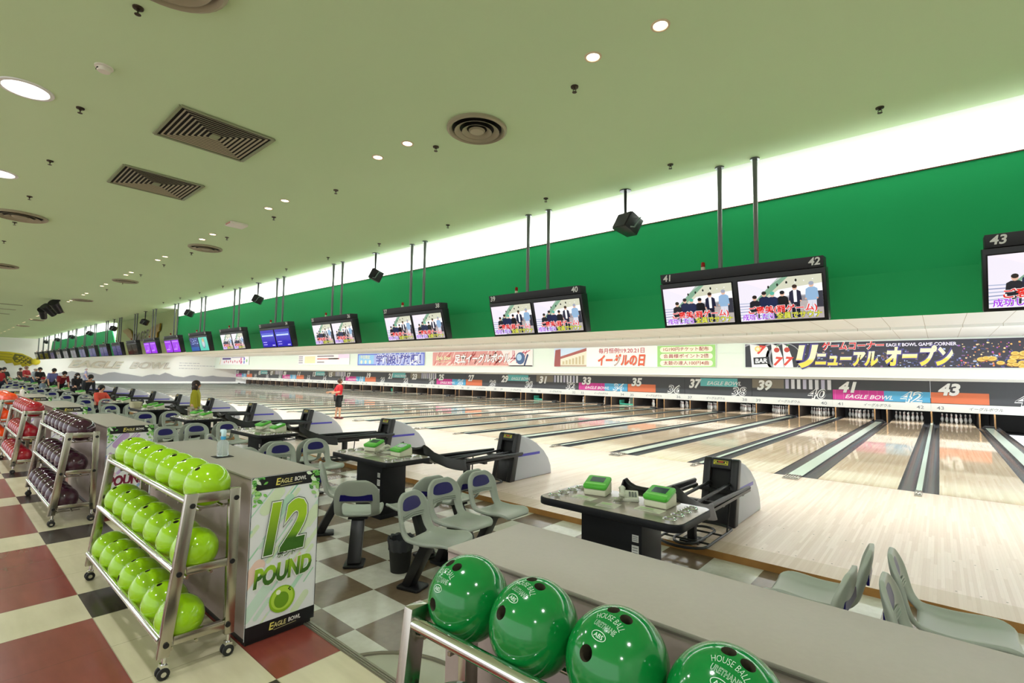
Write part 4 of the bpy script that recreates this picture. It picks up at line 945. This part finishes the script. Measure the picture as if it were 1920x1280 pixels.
for k in range(22, 0, -1):
    i = k - 21; x = i * P + TXO; a, b = 2 * k - 1, 2 * k
    rr = random.Random(k)
    for (dx_, y, rz, side, nm) in SEATS:
        if k == 22 and (side != 'left' or nm == 'nearest the aisle'): continue
        o = st0 if f1 else copy_tree(st0); f1 = False
        if k == 21 and side == 'front': dx_, y, rz = .0, -7.52, 2.15
        if (k, side, nm) == (15, 'right', 'nearest the approach'): dx_, y, rz = -21.04 - x, -6.59, .47
        if (k, side, nm) == (12, 'left', 'nearest the approach'): dx_, y, rz = -33.68 - x, -6.75, 1.17
        o.location = (x + dx_, y, ZF); o.rotation_euler.z = rz + (rr.uniform(-.12, .12) if k < 20 else 0)
        lab = f'grey-green swivel chair {nm}, {side} of the table of lanes {a} and {b}' if side != 'front' else f'grey-green swivel chair on the aisle side of the table of lanes {a} and {b}'
        if k == 22: lab = f'grey-green swivel chair back to back with those of lanes 41 and 42, {nm}'
        tag(o, lab, 'chair', 'grey-green swivel chairs')

# ------------------------------------------------------------------ house ball racks
RACKS = [('green', 0, 'deep green'), ('lime', 1, 'lime green'), ('purple', 2, 'dark purple'), ('red', 3, 'crimson red'), ('orange', 4, 'orange')]
RP = 3.42; RS = .824      # racks stand one per pair of lanes; RS: size of the rack and counter drawings below
def rack0():
    t = thing('ball_rack', '', 'ball rack')              # origin: floor under the left front caster, world y kept as y + 9.2
    L = 2.03; o_ = 9.2
    YZ = lambda y, z: (y + o_, z - ZF)
    for x, nm in ((0, 'left'), (L, 'right')):
        s = MB(); x0, x1 = x - .02, x + .02
        s.prism([YZ(-9.145, .962), YZ(-9.08, .962), YZ(-9.182, .05), YZ(-9.246, .05)], x0, x1, 0, 'X')
        s.prism([YZ(-8.905, .962), YZ(-8.84, .962), YZ(-8.835, .06), YZ(-8.89, .06)], x0, x1, 0, 'X')
        for (ya, z, h) in ((-9.09, .93, .058), (-9.12, .512, .045), (-9.165, .128, .05)):
            s.prism([YZ(ya, z - h / 2), YZ(-8.87, z - h / 2 - .008), YZ(-8.87, z + h / 2 - .004), YZ(ya, z + h / 2)], x0 + .004, x1 - .004, 0, 'X')
        fr = s.build('side_frame', M_steel, t, bevel=.003)
        for (y, z) in ((-9.111, .89), (-9.16, .504), (-9.204, .119), (-8.865, .90), (-8.87, .507), (-8.875, .121)):
            b = MB().cyl((-.026, 0, 0), (.026, 0, 0), .0155, n=14).build('bolt_cap', M_black, fr); b.location = (x, *YZ(y, z))
        for y in (-9.205, -8.862):
            c = MB().cyl((0, 0, .07), (0, 0, .125), .012, n=10).prism([(-.022, .03), (.02, .03), (.018, .075), (-.018, .085)], -.022, .022, 0, 'X').build('caster', M_chrome, t); c.location = (x, y + o_, 0)
            w = MB()
            for q in (-.02, .02): w.cyl((q - .009, -.004, .033), (q + .009, -.004, .033), .033, n=18)
            w.build('wheel', M_rubber, c, bevel=.004)
            MB().cyl((-.0305, -.004, .033), (.0305, -.004, .033), .014, n=14).build('wheel_hub', M_chrome, c)
    for (y, z) in ((-9.128, .915), (-9.178, .527), (-9.226, .148)):
        MB().cyl((.0, *YZ(y, z)), (L, *YZ(y, z)), .0215, n=18).build('front_tube', M_chrome, t)
    for (y, z) in ((-8.99, .852), (-9.04, .460), (-9.10, .071)):
        for d in (-.066, .066): MB().cyl((.02, *YZ(y + d, z)), (L - .02, *YZ(y + d, z)), .010, n=12).build('ball_rod', M_steel, t)
        r_ = MB()
        for q in range(8): x = .12 + q * .256; r_.bar((x, *YZ(y - .085, z - .016)), (x, *YZ(y + .15, z - .016)), .012, .012)
        r_.build('cross_bar', M_steel, t)
    return t
# balls: drilled sphere with real holes, one mesh per colour; lettering only on the near green ones
def ball_mesh(name, m):
    o = MB().sphere((0, 0, 0), .1085, 56).build(name, m, None, weld=True)
    def hole(lat, lon, r, dep):
        d = Vector((math.sin(lon) * math.cos(lat), math.sin(lat), math.cos(lon) * math.cos(lat)))
        c = MB().cyl(d * (.1085 - dep), d * .125, r, n=20).build('drill', mat('ball_hole', '453f30', .7)); return c
    R_ = math.radians
    for a in (hole(R_(24), R_(-10), .0135, .045), hole(R_(22), R_(11), .0135, .045), hole(R_(-35), R_(-6), .0158, .05)):
        md = o.modifiers.new('d', 'BOOLEAN'); md.operation = 'DIFFERENCE'; md.object = a; md.solver = 'EXACT'; md.material_mode = 'TRANSFER'
    me = bake(o)
    for md in list(o.modifiers): bpy.data.objects.remove(md.object)
    bpy.data.objects.remove(o)
    for p in me.polygons: p.use_smooth = True
    me.set_sharp_from_angle(angle=math.radians(30)); me.name = name; return me
BALLC = {'green': '0c7a33', 'lime': '9acb16', 'purple': '3f1f2e', 'red': 'a01526', 'orange': 'ee4a12'}
def ball_mat(c):
    m = mat('ball_' + c, BALLC[c], .12, spec=.5, coat=.3); n = N(m); tc = n.new('ShaderNodeTexCoord')
    a = n.noise(tc.outputs['Object'], 7, 3, sx=(1, 2.5, 1)); b = rgb(BALLC[c])
    n.base(n.mix(a, tuple(v * .82 for v in b[:3]) + (1,), tuple(min(1, v * 1.18) for v in b[:3]) + (1,))); return m
BM = {c: ball_mesh('bowling_ball', ball_mat(c)) for c in BALLC}
def sphere_text(lines, r=.1085):
    F = Flat(0)
    for (s, y, size, col, kw) in lines: F.text(s, 0, y, size, col, 0, **kw)
    return F
def on_sphere(F, r=.1085, off=.0007):
    vs = []
    for (x, y, z) in F.v:
        lon, lat = x / r, y / r; q = r + off + z
        vs.append((q * math.sin(lon) * math.cos(lat), q * math.sin(lat), q * math.cos(lon) * math.cos(lat)))
    F.v = vs; return F
def house_lettering(wh, gr):
    F = Flat(.0004)
    F.text('HOUSE BALL', 0, .013, .021, wh, 0, -.014, .0, fit=.062, bend=.05)
    F.text('URETHANE', 0, -.010, .0165, wh, 0, .035, fit=.052); F.text('URETHANE', 0, -.010, .0165, gr, 1, -.002, fit=.050)
    for q in range(28):
        a0, a1 = 2 * PI * q / 28, 2 * PI * (q + 1) / 28
        F.poly([(rx * math.cos(a), -.026 + ry * math.sin(a)) for a, rx, ry in ((a0, .0175, .0095), (a1, .0175, .0095), (a1, .0162, .0082), (a0, .0162, .0082))], wh)
    F.text('ABS', 0, -.0305, .0125, wh, 0, .005, fit=.022)
    return on_sphere(F).mesh('ball_lettering')
LET = house_lettering('cfe8d4', '0c7a33')
LETS = {c: on_sphere(Flat(.0004).text('HOUSE BALL', 0, .006, .021, l, 0, 0, 0, fit=.066, bend=.05).text('URETHANE', 0, -.016, .0165, l, 0, .0, fit=.054)).mesh('ball_lettering') for c, l in (('lime', 'e4f0cc'), ('purple', '8a6a78'), ('red', 'd8909a'), ('orange', 'f6b08a'))}
def ball(colr, cname, pos, n, v, label, grp):
    n = Vector(n).normalized(); v = Vector(v); v = (v - n * v.dot(n)).normalized(); u = v.cross(n)
    o = obj('bowling_ball', BM[colr]); o.matrix_world = Matrix(((u.x, v.x, n.x, pos[0]), (u.y, v.y, n.y, pos[1]), (u.z, v.z, n.z, pos[2]), (0, 0, 0, 1)))
    tag(o, label, 'bowling ball', grp); obj('ball_lettering', LET if colr == 'green' else LETS[colr], o)
rk0 = rack0()
TIER = [('top', -9.200, 1.1075), ('middle', -9.241, .785), ('bottom', -9.290, .464)]
GN = [((-.152, -.75, .644), (.04, .646, .762)), ((-.02, -.442, .90), (.264, .934, .239)), ((.031, -.483, .875), (.202, .861, .468)), ((.151, -.476, .866), (.183, .875, .448))]
for c, j, cn in RACKS:
    x = -.780 - RP * j - (.016 if j == 1 else 0)
    o = rk0 if j == 0 else copy_tree(rk0); o.location = (x, -9.373, ZN); o.scale = (RS,) * 3; tag(o, f'steel ball rack on casters loaded with {cn} bowling balls', 'ball rack', 'steel bowling ball racks')
    for tn, y, z in TIER:
        for q in range(7):
            px_ = x + .095 + .224 * q if c == 'green' else x + .105 + .2445 * q
            if c == 'green' and q < 4 and tn == 'top': n, v = GN[q]
            else:
                rr = random.Random(j * 100 + q * 7 + ord(tn[0])); n = (-.25 + rr.uniform(-.25, .25), -.62 + rr.uniform(-.2, .2), .72); v = (.2 + rr.uniform(-.5, .3), .7, .6)
            ball(c, cn, (px_, y, z), n, v, f'{cn} bowling ball, {ORD(q+1)} from the left on the {tn} shelf of its rack', f'{cn} balls in the rack')

# ------------------------------------------------------------------ counters behind the racks, with their end signs
def sign_print(kind, t):
    W, H = .47, 1.035                                     # lies on the right end: u along +y, v up
    if kind == 'green': pal = ['cfe8d8', '8fcfae', 'b7dfc6', 'dcebc8', 'f0cfc0', 'a8d8b8']; num = lambda x, y: rgb('a6cf2a') if y > H * .62 else (rgb('6f9f22') if y > H * .52 else rgb('2f5f1e'))
    else: pal = ['d9cfe8', 'b9a0d8', '9db4dc', 'c7a8d6', 'e6c2d2', 'a898d0']; num = None
    F, G = Flat(.0006), Lines(.0006); rr = random.Random(11)
    F.rect(0, 0, W, H, 'eceef0')
    for q in range(46):
        x, y = rr.uniform(-.05, W + .05), rr.uniform(.1, H - .1); F.slant(x, y, rr.uniform(.06, .26), rr.choice([.008, .010, .014, .03]), rr.choice(pal), 1 + q * .02, .88)
    for (x, y, l, w, c) in (((.14, .87, .14, .075, pal[3])), (.22, .82, .12, .06, pal[2]), (.02, .40, .16, .08, pal[4]), (.40, .70, .16, .06, pal[3]), (.06, .22, .2, .07, pal[0]), (.36, .14, .12, .05, pal[3])): F.slant(x, y, l, w, c, 2, .88)
    F.rect(0, H - .085, W, H, '16161a', 4); F.rect(0, 0, W, .085, '16161a', 4); F.rect(0, 0, .004, H, '2a2a2c', 5); F.rect(W - .004, 0, W, H, '2a2a2c', 5)
    lf = random.Random(2)
    for side in (0, 1):
        for q in range(22):
            d = lf.random() ** .9 * .19; a = lf.uniform(0, PI / 2); x = d * math.cos(a) * .55; y = H - .004 - d * math.sin(a); x = x if side == 0 else W - x
            an = lf.uniform(0, 2 * PI); L = lf.uniform(.032, .056); c_, s_ = math.cos(an), math.sin(an); w = L * .26; pr = [(0, 0), (.15, .6), (.4, 1), (.7, .7), (1, 0), (.7, -.7), (.4, -1), (.15, -.6)]
            F.poly([(x + c_ * L * a_ - s_ * w * b_, y + s_ * L * a_ + c_ * w * b_) for a_, b_ in pr], lf.choice(['4fa53c', '7cc455', '3c8a34', 'a5d680', '62b048', 'e3f0da']), 5 + q * .05)
            F.poly([(x + c_ * L * a_ - s_ * w * b_, y + s_ * L * a_ + c_ * w * b_) for a_, b_ in ((.05, .06), (.9, .03), (.9, -.03), (.05, -.06))], 'c9e6b0', 5.02 + q * .05)
    for y in (H - .052, .035):
        q_ = G._n(); q_.text('E', W * .362, y - .012, .064, 'e6d96a', 0, .02, .15); q_.text('AGLE', W * .48, y - .004, .042, 'e2d892', 0, .02, .12, fit=.085); q_.text('BOWL', W * .69, y + .0, .038, 'f2f0ea', 0, .02, .12, fit=.085)
        F.slant(W * .56, y - .018, .15, .003, 'c8c088', 6, .05)
    F.clip(0, 0, W, H)
    if kind == 'green':
        nf = lambda x, y: rgb('a9d02c') if y > .70 else (rgb('83b327') if y > .63 else rgb('3c6b20'))
        q_ = G._n(); q_.text('12', W * .50, .535, .44, '2d4a22', 0, .072, .2, fit=.312); q_.text('12', W * .50, .535, .44, 'f2f4ee', 1, .062, .2, fit=.304); q_.text('12', W * .50, .535, .44, 'a6cf2a', 2, .045, .2, fit=.29, fn=nf)
        G.outlined('ポンド', W * .53, .485, .045, '3f6a2a', 'f4f4f0', 0, .02, .06, shear=.2)
        nf2 = lambda x, y: rgb('9cc82c') if y > .40 else rgb('3c6b20')
        G.outlined('POUND', W * .50, .335, .16, '7aa828', 'f2f4ee', 0, .05, .04, shear=.2, fit=.40, rot=.06, fn=nf2)
        F.disc(W * .50, .20, .088, '8fc020', 7, 28); F.disc(W * .50, .205, .075, 'b8dc4a', 7.3, 26); F.disc(W * .49, .195, .05, '6f9f1e', 7.6, 22, 1.05)
        F.disc(W * .44, .25, .016, 'f4fbe0', 7.9, 12)
        for x, y in ((.59, .255), (.61, .245), (.605, .262)): F.disc(W * x, y, .006, '2c4a14', 8, 8)
    else:
        G.outlined('POUND', W * .50, .335, .16, '7a1f3a', 'f2eef0', 0, .05, .04, shear=.2, fit=.40, rot=.06)
    M = frame((0, 0, 0), (0, 1, 0), (0, 0, 1))
    F.build('sign_print', t, M @ Matrix.Translation((0, 0, .002))); G.build('sign_lettering', t, M @ Matrix.Translation((0, 0, .010)))
cts = []
for j in range(6):
    x1 = -2.543 - 3.42 * (j - 1); x0 = x1 - 2.24 * RS; lab = ['long taupe counter in the foreground behind the deep green balls', 'taupe counter with the green 12 pound end sign and spray bottle', 'taupe counter with purple end sign behind the purple balls', 'taupe counter behind the crimson balls', 'taupe counter behind the orange balls', 'taupe counter farthest along the aisle'][j]
    t = thing('ball_counter', lab, 'counter', (x0, -9.018, ZN), 0, 'taupe counters along the aisle'); t.scale = (RS,) * 3; x1 = x0 + 2.24
    MB().box(0, x1 - x0, 0, .47, .05, 1.062).build('cabinet', mat('mauve_laminate', 'a08f89', .5, noise=.05, nscale=60), t, bevel=.002)  # same laminate as the top, shade of the sides put into the colour
    MB().box(0, x1 - x0, -.002, .47, 1.062, 1.076).build('counter_top', M_lam, t, bevel=.002)
    MB().box(.02, x1 - x0 - .01, .015, .455, 0, .05).build('kick_base', M_black, t)
    e = MB()
    e.box(0, x1 - x0, -.0025, -.0018, 1.058, 1.064).box(x1 - x0, x1 - x0 + .001, 0, .47, 1.070, 1.074); e.build('edge_line', mat('edge_line', '6f665e', .5), t)
    if j:
        s = bpy.data.objects.new('end_sign', MB().box(0, .006, 0, .47, 0, 1.035).mesh('end_sign', mat('sign_board', 'dfe2e4', .4))); COL.objects.link(s); s.parent = t; s.location = (x1 - x0, 0, .037)
        sign_print('green' if j == 1 else 'purple', s)
        for ch in s.children: ch.location.x += .006
sb = thing('spray_bottle', 'clear spray bottle with pale blue trigger head on the taupe counter', 'spray bottle', (-3.367, -8.878, 1.133)); sb.scale = (RS,) * 3
MB().lathe([(.001, .003), (.040, .003), (.043, .008), (.043, .095), (.036, .118), (.018, .132), (.016, .150), (.001, .150)], 24).build('bottle', mat('clear_plastic', 'e8f2f4', .12, trans=.75, ior=1.2), sb)
MB().lathe([(.0185, .135), (.0195, .137), (.0195, .158), (.018, .160)], 18).build('collar', mat('trigger_blue', '4aa6dc', .35), sb)
MB().prism([(-.02, .160), (.02, .160), (.028, .20), (.022, .216), (-.030, .216), (-.044, .205), (-.044, .192), (-.02, .188)], -.013, .013, 0, 'Y').prism([(-.03, .19), (-.02, .19), (-.032, .145), (-.040, .148)], -.007, .007, 0, 'Y').build('trigger_head', mat('trigger_pale', 'cfe8f4', .35), sb, bevel=.003)
MB().cyl((0, 0, .01), (0, 0, .15), .002, n=6).build('dip_tube', M_white, sb)
tag(MB().box(-3.42, -3.314, -8.931, -8.825, 1.1295, 1.1325).build('bottle_mat', M_matte), 'small black mat under the spray bottle', 'mat')
wb = thing('white_bottle', 'small white bottle with yellow cap on a far counter', 'bottle', (-13.42, -9.0, 1.130)); wb.scale = (RS,) * 3
MB().lathe([(.001, 0), (.04, 0), (.04, .13), (.03, .15), (.014, .16), (.014, .17), (.001, .17)], 16).build('bottle', M_white, wb); MB().lathe([(.016, .17), (.016, .20), (.006, .225), (.001, .225)], 14).build('cap', mat('cap_yellow', 'd9cf5a', .4), wb)
bn = thing('waste_bin', 'small black waste bin with plastic liner behind the swivel seat', 'waste bin', (-3.46, -7.31, ZF))
MB().lathe([(.001, 0), (.085, 0), (.112, .28), (.116, .285), (.108, .285), (.082, .01), (.001, .01)], 28).build('bucket', M_rubber, bn)
ln = MB(); rr = random.Random(9); pr = []
for z, r in ((.19, .108), (.24, .113), (.285, .121), (.30, .119), (.285, .104), (.16, .095)):
    for q in range(40): a = 2 * PI * q / 40; d = r + .004 * math.sin(q * 2.7 + z * 90) ; ln.v.append((d * math.cos(a), d * math.sin(a), z + .006 * math.sin(q * 1.9)))
for j in range(5):
    for q in range(40): q2 = (q + 1) % 40; ln.f.append((j * 40 + q, j * 40 + q2, (j + 1) * 40 + q2, (j + 1) * 40 + q)); ln.mi.append(0)
ln.build('liner', mat('liner_film', '3c3e42', .25), bn)
bs = thing('wicker_basket', 'pale wicker basket standing on a far scoring table', 'basket', (-15.86, -6.62, ZF + .748))
w_ = MB()
for q in range(7): z = .012 + q * .022; w_.tube([(p[0], p[1], z) for p in rrect(-.15 - q * .004, .15 + q * .004, -.09 - q * .003, .09 + q * .003, (.04,) * 4)], .013, 6, closed=True)
w_.box(-.14, .14, -.08, .08, 0, .01).build('weave', mat('wicker', 'c9c2a4', .7), bs)
pb = thing('pump_bottle', 'white pump bottle with green label on a far scoring table', 'bottle', (-15.30, -6.55, ZF + .748))
MB().lathe([(.001, 0), (.042, 0), (.042, .13), (.016, .155), (.014, .175), (.001, .175)], 16).tube([(0, 0, .17), (0, 0, .205), (-.05, 0, .2)], .008, 6).build('bottle', M_white, pb); MB().lathe([(.0425, .03), (.0435, .032), (.0435, .11), (.0425, .112)], 16, caps=False).build('label_band', mat('label_green', '7fc04a', .4), pb)

# ------------------------------------------------------------------ people (all far down the hall)
def skin_mesh(name, pts, edges, rad, m, root=0, lev=1):
    me = bpy.data.meshes.new(name); me.from_pydata([tuple(p) for p in pts], edges, []); o = bpy.data.objects.new(name, me); COL.objects.link(o)
    o.modifiers.new('k', 'SKIN')
    sk = me.skin_vertices[0].data
    for q, r in enumerate(rad): sk[q].radius = (r, r) if isinstance(r, (int, float)) else r; sk[q].use_root = (q == root)
    s = o.modifiers.new('u', 'SUBSURF'); s.levels = lev; s.render_levels = lev
    out = bake(o); bpy.data.objects.remove(o); bpy.data.meshes.remove(me); out.materials.clear(); out.materials.append(m)
    for p in out.polygons: p.use_smooth = True
    out.name = name; return out
SKIN = mat('skin', 'd2a184', .5)
def person(label, loc, rz, H, shirt, legs, hair, lean=0, sit=False, la=(0, 8, 10), ra=(0, 8, 10), tilt=0, shorts=False, sleeve=.5, bob=False, bald=False, step=.04, shoe='2a2226', mask=False):
    s = H / 1.70; rd = math.radians
    t = thing('person', label, 'person', loc, rz)
    th = rd(lean); U = Vector((0, math.sin(th), math.cos(th))); Fw = Vector((0, math.cos(th), -math.sin(th))); X = Vector((1, 0, 0))
    hz = (.50 if sit else .90); B = Vector((0, -.05 * lean / 45, hz))
    hd = rd(lean * .45 + tilt); HU = Vector((0, math.sin(hd), math.cos(hd))); HF = Vector((0, math.cos(hd), -math.sin(hd)))
    p = {}; p['pel'] = B; p['wai'] = B + U * .16; p['che'] = B + U * .36; p['nkb'] = B + U * .50; p['nk'] = p['nkb'] + HU * .055; p['hc'] = p['nk'] + HU * .10 + HF * .015; p['ht'] = p['hc'] + HU * .065
    p['chin'] = p['hc'] - HU * .06 + HF * .055; p['nose'] = p['hc'] + HF * .098 - HU * .005
    for sd, S, arm in (('l', -1, la), ('r', 1, ra)):
        a, o_, e = map(rd, arm)
        sh = B + U * .465 + X * S * .165; d = (-U * math.cos(a) + Fw * math.sin(a)) * math.cos(o_) + X * S * math.sin(o_)
        el = sh + d * .275; a2 = a + e; d2 = (-U * math.cos(a2) + Fw * math.sin(a2)) * math.cos(o_ * .4) + X * S * math.sin(o_ * .4) * (.3 if e > .5 else 1)
        wr = el + d2.normalized() * .235; d2.normalize()
        p['sh' + sd], p['el' + sd], p['wr' + sd], p['pa' + sd] = sh, el, wr, wr + d2 * .06
        sidev = d2.cross(X).normalized()
        for f in range(4): p['f%d%s' % (f, sd)] = wr + d2 * (.095 + (.02, .028, .024, .010)[f] - .03) + sidev * (-.027 + .018 * f); p['g%d%s' % (f, sd)] = p['f%d%s' % (f, sd)] + (d2 * .9 + X * -S * .5) * (.045, .05, .047, .038)[f]
        p['t1' + sd] = wr + d2 * .035 + sidev * -.045; p['t2' + sd] = p['t1' + sd] + d2 * .04 + sidev * -.012
        hp = B + X * S * .088 - Vector((0, 0, .03))
        if sit: kn = hp + Vector((S * .03, .42, .02)); an = kn + Vector((0, .02, -.41))
        else: kn = hp + Vector((0, .02 + S * step * .5, -.415)); an = hp + Vector((0, S * step - .01, -.79))
        p['hp' + sd], p['kn' + sd], p['an' + sd] = hp, kn, an; p['to' + sd] = an + Vector((S * .015, .15, -.05))
    K = list(p); P_ = [p[k] * s for k in K]; ix = {k: q for q, k in enumerate(K)}
    R_ = {'pel': .125, 'wai': .118, 'che': .138, 'nkb': .062, 'nk': .052, 'hc': .092, 'ht': .07, 'chin': .038, 'nose': .014}
    for sd in 'lr':
        R_.update({'sh' + sd: .058, 'el' + sd: .040, 'wr' + sd: .028, 'pa' + sd: .034, 't1' + sd: .012, 't2' + sd: .009, 'hp' + sd: .085, 'kn' + sd: .058, 'an' + sd: .040, 'to' + sd: .032})
        for f in range(4): R_['f%d%s' % (f, sd)] = .0095; R_['g%d%s' % (f, sd)] = .008
    E_ = [('pel', 'wai'), ('wai', 'che'), ('che', 'nkb'), ('nkb', 'nk'), ('nk', 'hc'), ('hc', 'ht'), ('hc', 'chin'), ('hc', 'nose')]
    for sd in 'lr':
        E_ += [('che', 'sh' + sd), ('sh' + sd, 'el' + sd), ('el' + sd, 'wr' + sd), ('wr' + sd, 'pa' + sd), ('wr' + sd, 't1' + sd), ('t1' + sd, 't2' + sd), ('pel', 'hp' + sd), ('hp' + sd, 'kn' + sd), ('kn' + sd, 'an' + sd), ('an' + sd, 'to' + sd)]
        for f in range(4): E_ += [('pa' + sd, 'f%d%s' % (f, sd)), ('f%d%s' % (f, sd), 'g%d%s' % (f, sd))]
    obj('body', skin_mesh('body', P_, [(ix[a], ix[b]) for a, b in E_], [R_[k] * s for k in K], SKIN, 0), t)
    def shell(name, keys, edges, rad, col, extra={}):
        pp = {**p, **extra}; kk = list(keys); jx = {k: q for q, k in enumerate(kk)}
        obj(name, skin_mesh(name, [pp[k] * s for k in kk], [(jx[a], jx[b]) for a, b in edges], [rad[k] * s for k in kk], mat('cloth_' + col, col, .8), 0), t)
    ex = {'hem': B - U * .06}; rs = {'hem': .150, 'wai': .140, 'che': .158, 'nkb': .080}
    ks = ['hem', 'wai', 'che', 'nkb']; es = [('hem', 'wai'), ('wai', 'che'), ('che', 'nkb')]
    for sd in 'lr':
        ex['sl' + sd] = p['sh' + sd] + (p['el' + sd] - p['sh' + sd]) * min(1, sleeve * 2) * (1 if sleeve > .4 else .6); rs['sh' + sd] = .078; rs['sl' + sd] = .058
        ks += ['sh' + sd, 'sl' + sd]; es += [('che', 'sh' + sd), ('sh' + sd, 'sl' + sd)]
        if sleeve > .8: ex['cu' + sd] = p['el' + sd] + (p['wr' + sd] - p['el' + sd]) * .75; rs['cu' + sd] = .046; ks.append('cu' + sd); es.append(('sl' + sd, 'cu' + sd))
    shell('shirt', ks, es, rs, shirt, ex)
    ex = {}; kt = ['pel']; et = []; rt = {'pel': .142}
    for sd in 'lr':
        end = p['kn' + sd] if shorts else p['an' + sd] + Vector((0, 0, .03)); ex['en' + sd] = end; rt['hp' + sd] = .103; rt['en' + sd] = .085 if shorts else .060
        kt += ['hp' + sd]; et += [('pel', 'hp' + sd)]
        if not shorts: kt.append('kn' + sd); rt['kn' + sd] = .075; et += [('hp' + sd, 'kn' + sd), ('kn' + sd, 'en' + sd)]
        else: et += [('hp' + sd, 'en' + sd)]
        kt.append('en' + sd)
    shell('shorts' if shorts else 'trousers', kt, et, rt, legs, ex)
    for sd in 'lr':
        a = p['an' + sd] * s; m = MB().sphere((0, .06 * s, 0), .05 * s, 12, 0, (.95, 2.6, .95)); o = m.build('shoe', mat('shoe_' + shoe, shoe, .5), t); o.location = (a.x, a.y, max(a.z - .035 * s, .047 * s))
    if not bald:
        hb = MB(); c = p['hc'] * s; q_ = (HU * .03 - HF * .022) * s
        hb.sphere(tuple(c + q_), .108 * s, 18, 0, (.95, .98, 1.02))
        if bob:
            for x in (-.065, 0, .065): hb.sphere(tuple(c + (HU * -.07 - HF * (.055 if x == 0 else .02)) * s + X * x * s), .075 * s, 12, 0, (.9, .95, 1.35))
        hb.build('hair', mat('hair_' + hair, hair, .55), t)
    else:
        c = p['hc'] * s; MB().sphere(tuple(c + (HU * -.005 - HF * .03) * s), .102 * s, 16, 0, (1.0, .9, .62)).build('hair', mat('hair_' + hair, hair, .6), t)
    for S in (-1, 1):
        MB().sphere(tuple((p['hc'] + HF * .082 + X * S * .035 + HU * .012) * s), .011 * s, 8).build('eye', mat('eye_dark', '1d1714', .3), t)
        MB().sphere(tuple((p['hc'] + X * S * .095 - HU * .0) * s), .026 * s, 10, 0, (.4, .8, 1.2)).build('ear', SKIN, t)
    if mask: MB().sphere(tuple((p['hc'] + HF * .062 - HU * .045) * s), .056 * s, 12, 0, (1, .8, .8)).build('face_mask', mat('mask_white', 'eef0f2', .7), t)
    return t
person('woman in an olive yellow sweater with dark bobbed hair, seen from behind', (-13.6, -5.92, ZF), -.5, 1.53, 'a5a01f', 'd5cdbc', '2c1c16', la=(-6, 58, 6), ra=(6, 6, 8), sleeve=1, bob=True)
person('bowler in a red shirt and black shorts standing at the foul line', (-16.54, -.36, 0), -.15, 1.50, 'c9202c', '1b1b1f', '4a3026', lean=4, la=(-18, 22, -62), ra=(-18, 22, -62), shorts=True, shoe='5a1420', step=.05)
person('seated person in a coral red top with short black hair', (-20.85, -6.5, ZF), -1.1, 1.62, 'd8503f', '23242a', '14110f', sit=True, la=(35, 8, 50), ra=(35, 8, 50), sleeve=1, lean=4)
person('person in dark clothes bending forward beside the seats', (-27.3, -5.93, ZF), -1.25, 1.72, '2d3036', '26282c', '1d1b1b', lean=52, la=(50, 6, 20), ra=(50, 6, 20), sleeve=1)
person('person in a black jacket and wide hair wearing a white mask', (-28.5, -6.02, ZF), -1.3, 1.56, '1c1a1d', '202024', '1d1512', lean=6, la=(30, 6, 50), ra=(30, 6, 50), sleeve=1, bob=True, mask=True)
person('person in a dark red shirt leaning far forward', (-34.7, -5.76, ZF), -1.35, 1.78, '861d28', '1d1d20', '171312', lean=48, la=(55, 6, 10), ra=(55, 6, 10))
person('seated bald person in a blue-grey shirt, seen from behind', (-33.75, -6.54, ZF), -.4, 1.62, '8493a3', '3a3f4a', '8a7f78', sit=True, bald=True, la=(20, 8, 60), ra=(20, 8, 60))
person('person in a violet-blue shirt bowing forward', (-37.2, -5.87, ZF), -1.2, 1.80, '7478b4', '2a2c34', '2a2220', lean=26, tilt=12, la=(25, 6, 25), ra=(25, 6, 25))
person('grey-haired person in a pale blue-grey shirt standing', (-43.7, -5.85, ZF), -.9, 1.76, 'b4bcc8', '3f5878', 'a09a94', la=(4, 8, 14), ra=(8, 10, 30), bald=True)
person('person in a black shirt holding a dark red ball', (-40.5, -5.98, ZF), -1.3, 1.77, '1d1c20', '2a2a2e', '161312', la=(25, 6, 60), ra=(25, 6, 60))
person('person in a red and grey top standing behind the tables', (-47.5, -5.95, ZF), -.8, 1.84, 'b8323a', '5a5a60', '8a6a5c', la=(20, 8, 60), ra=(20, 8, 60))
person('person in a dark brown striped shirt far down the hall', (-51.2, -5.93, ZF), -.9, 1.70, '5a4c48', '5a544e', '1c1715', la=(20, 8, 30), ra=(20, 8, 30))
person('person in a dark grey-green shirt at the far left', (-43.2, -7.3, ZF), -1.2, 1.74, '33403a', '3a4440', '171413', la=(20, 8, 40), ra=(20, 8, 40))
person('person in a red vest at the left edge of the view', (-39.2, -7.72, ZF), -.9, 1.70, 'c22a32', '2a2c40', '1a1614', la=(10, 10, 20), ra=(10, 10, 20))
person('person in pale lavender grey clothes out on the far approach', (-62.9, -.4, 0), -.3, 1.70, '8f8fae', '77789a', '9a8f94', la=(6, 10, 10), ra=(6, 10, 10))
hb_ = obj('bowling_ball', BM['red']); hb_.location = (-40.2, -5.85, 1.02); tag(hb_, 'dark red bowling ball held by the person in black', 'bowling ball')
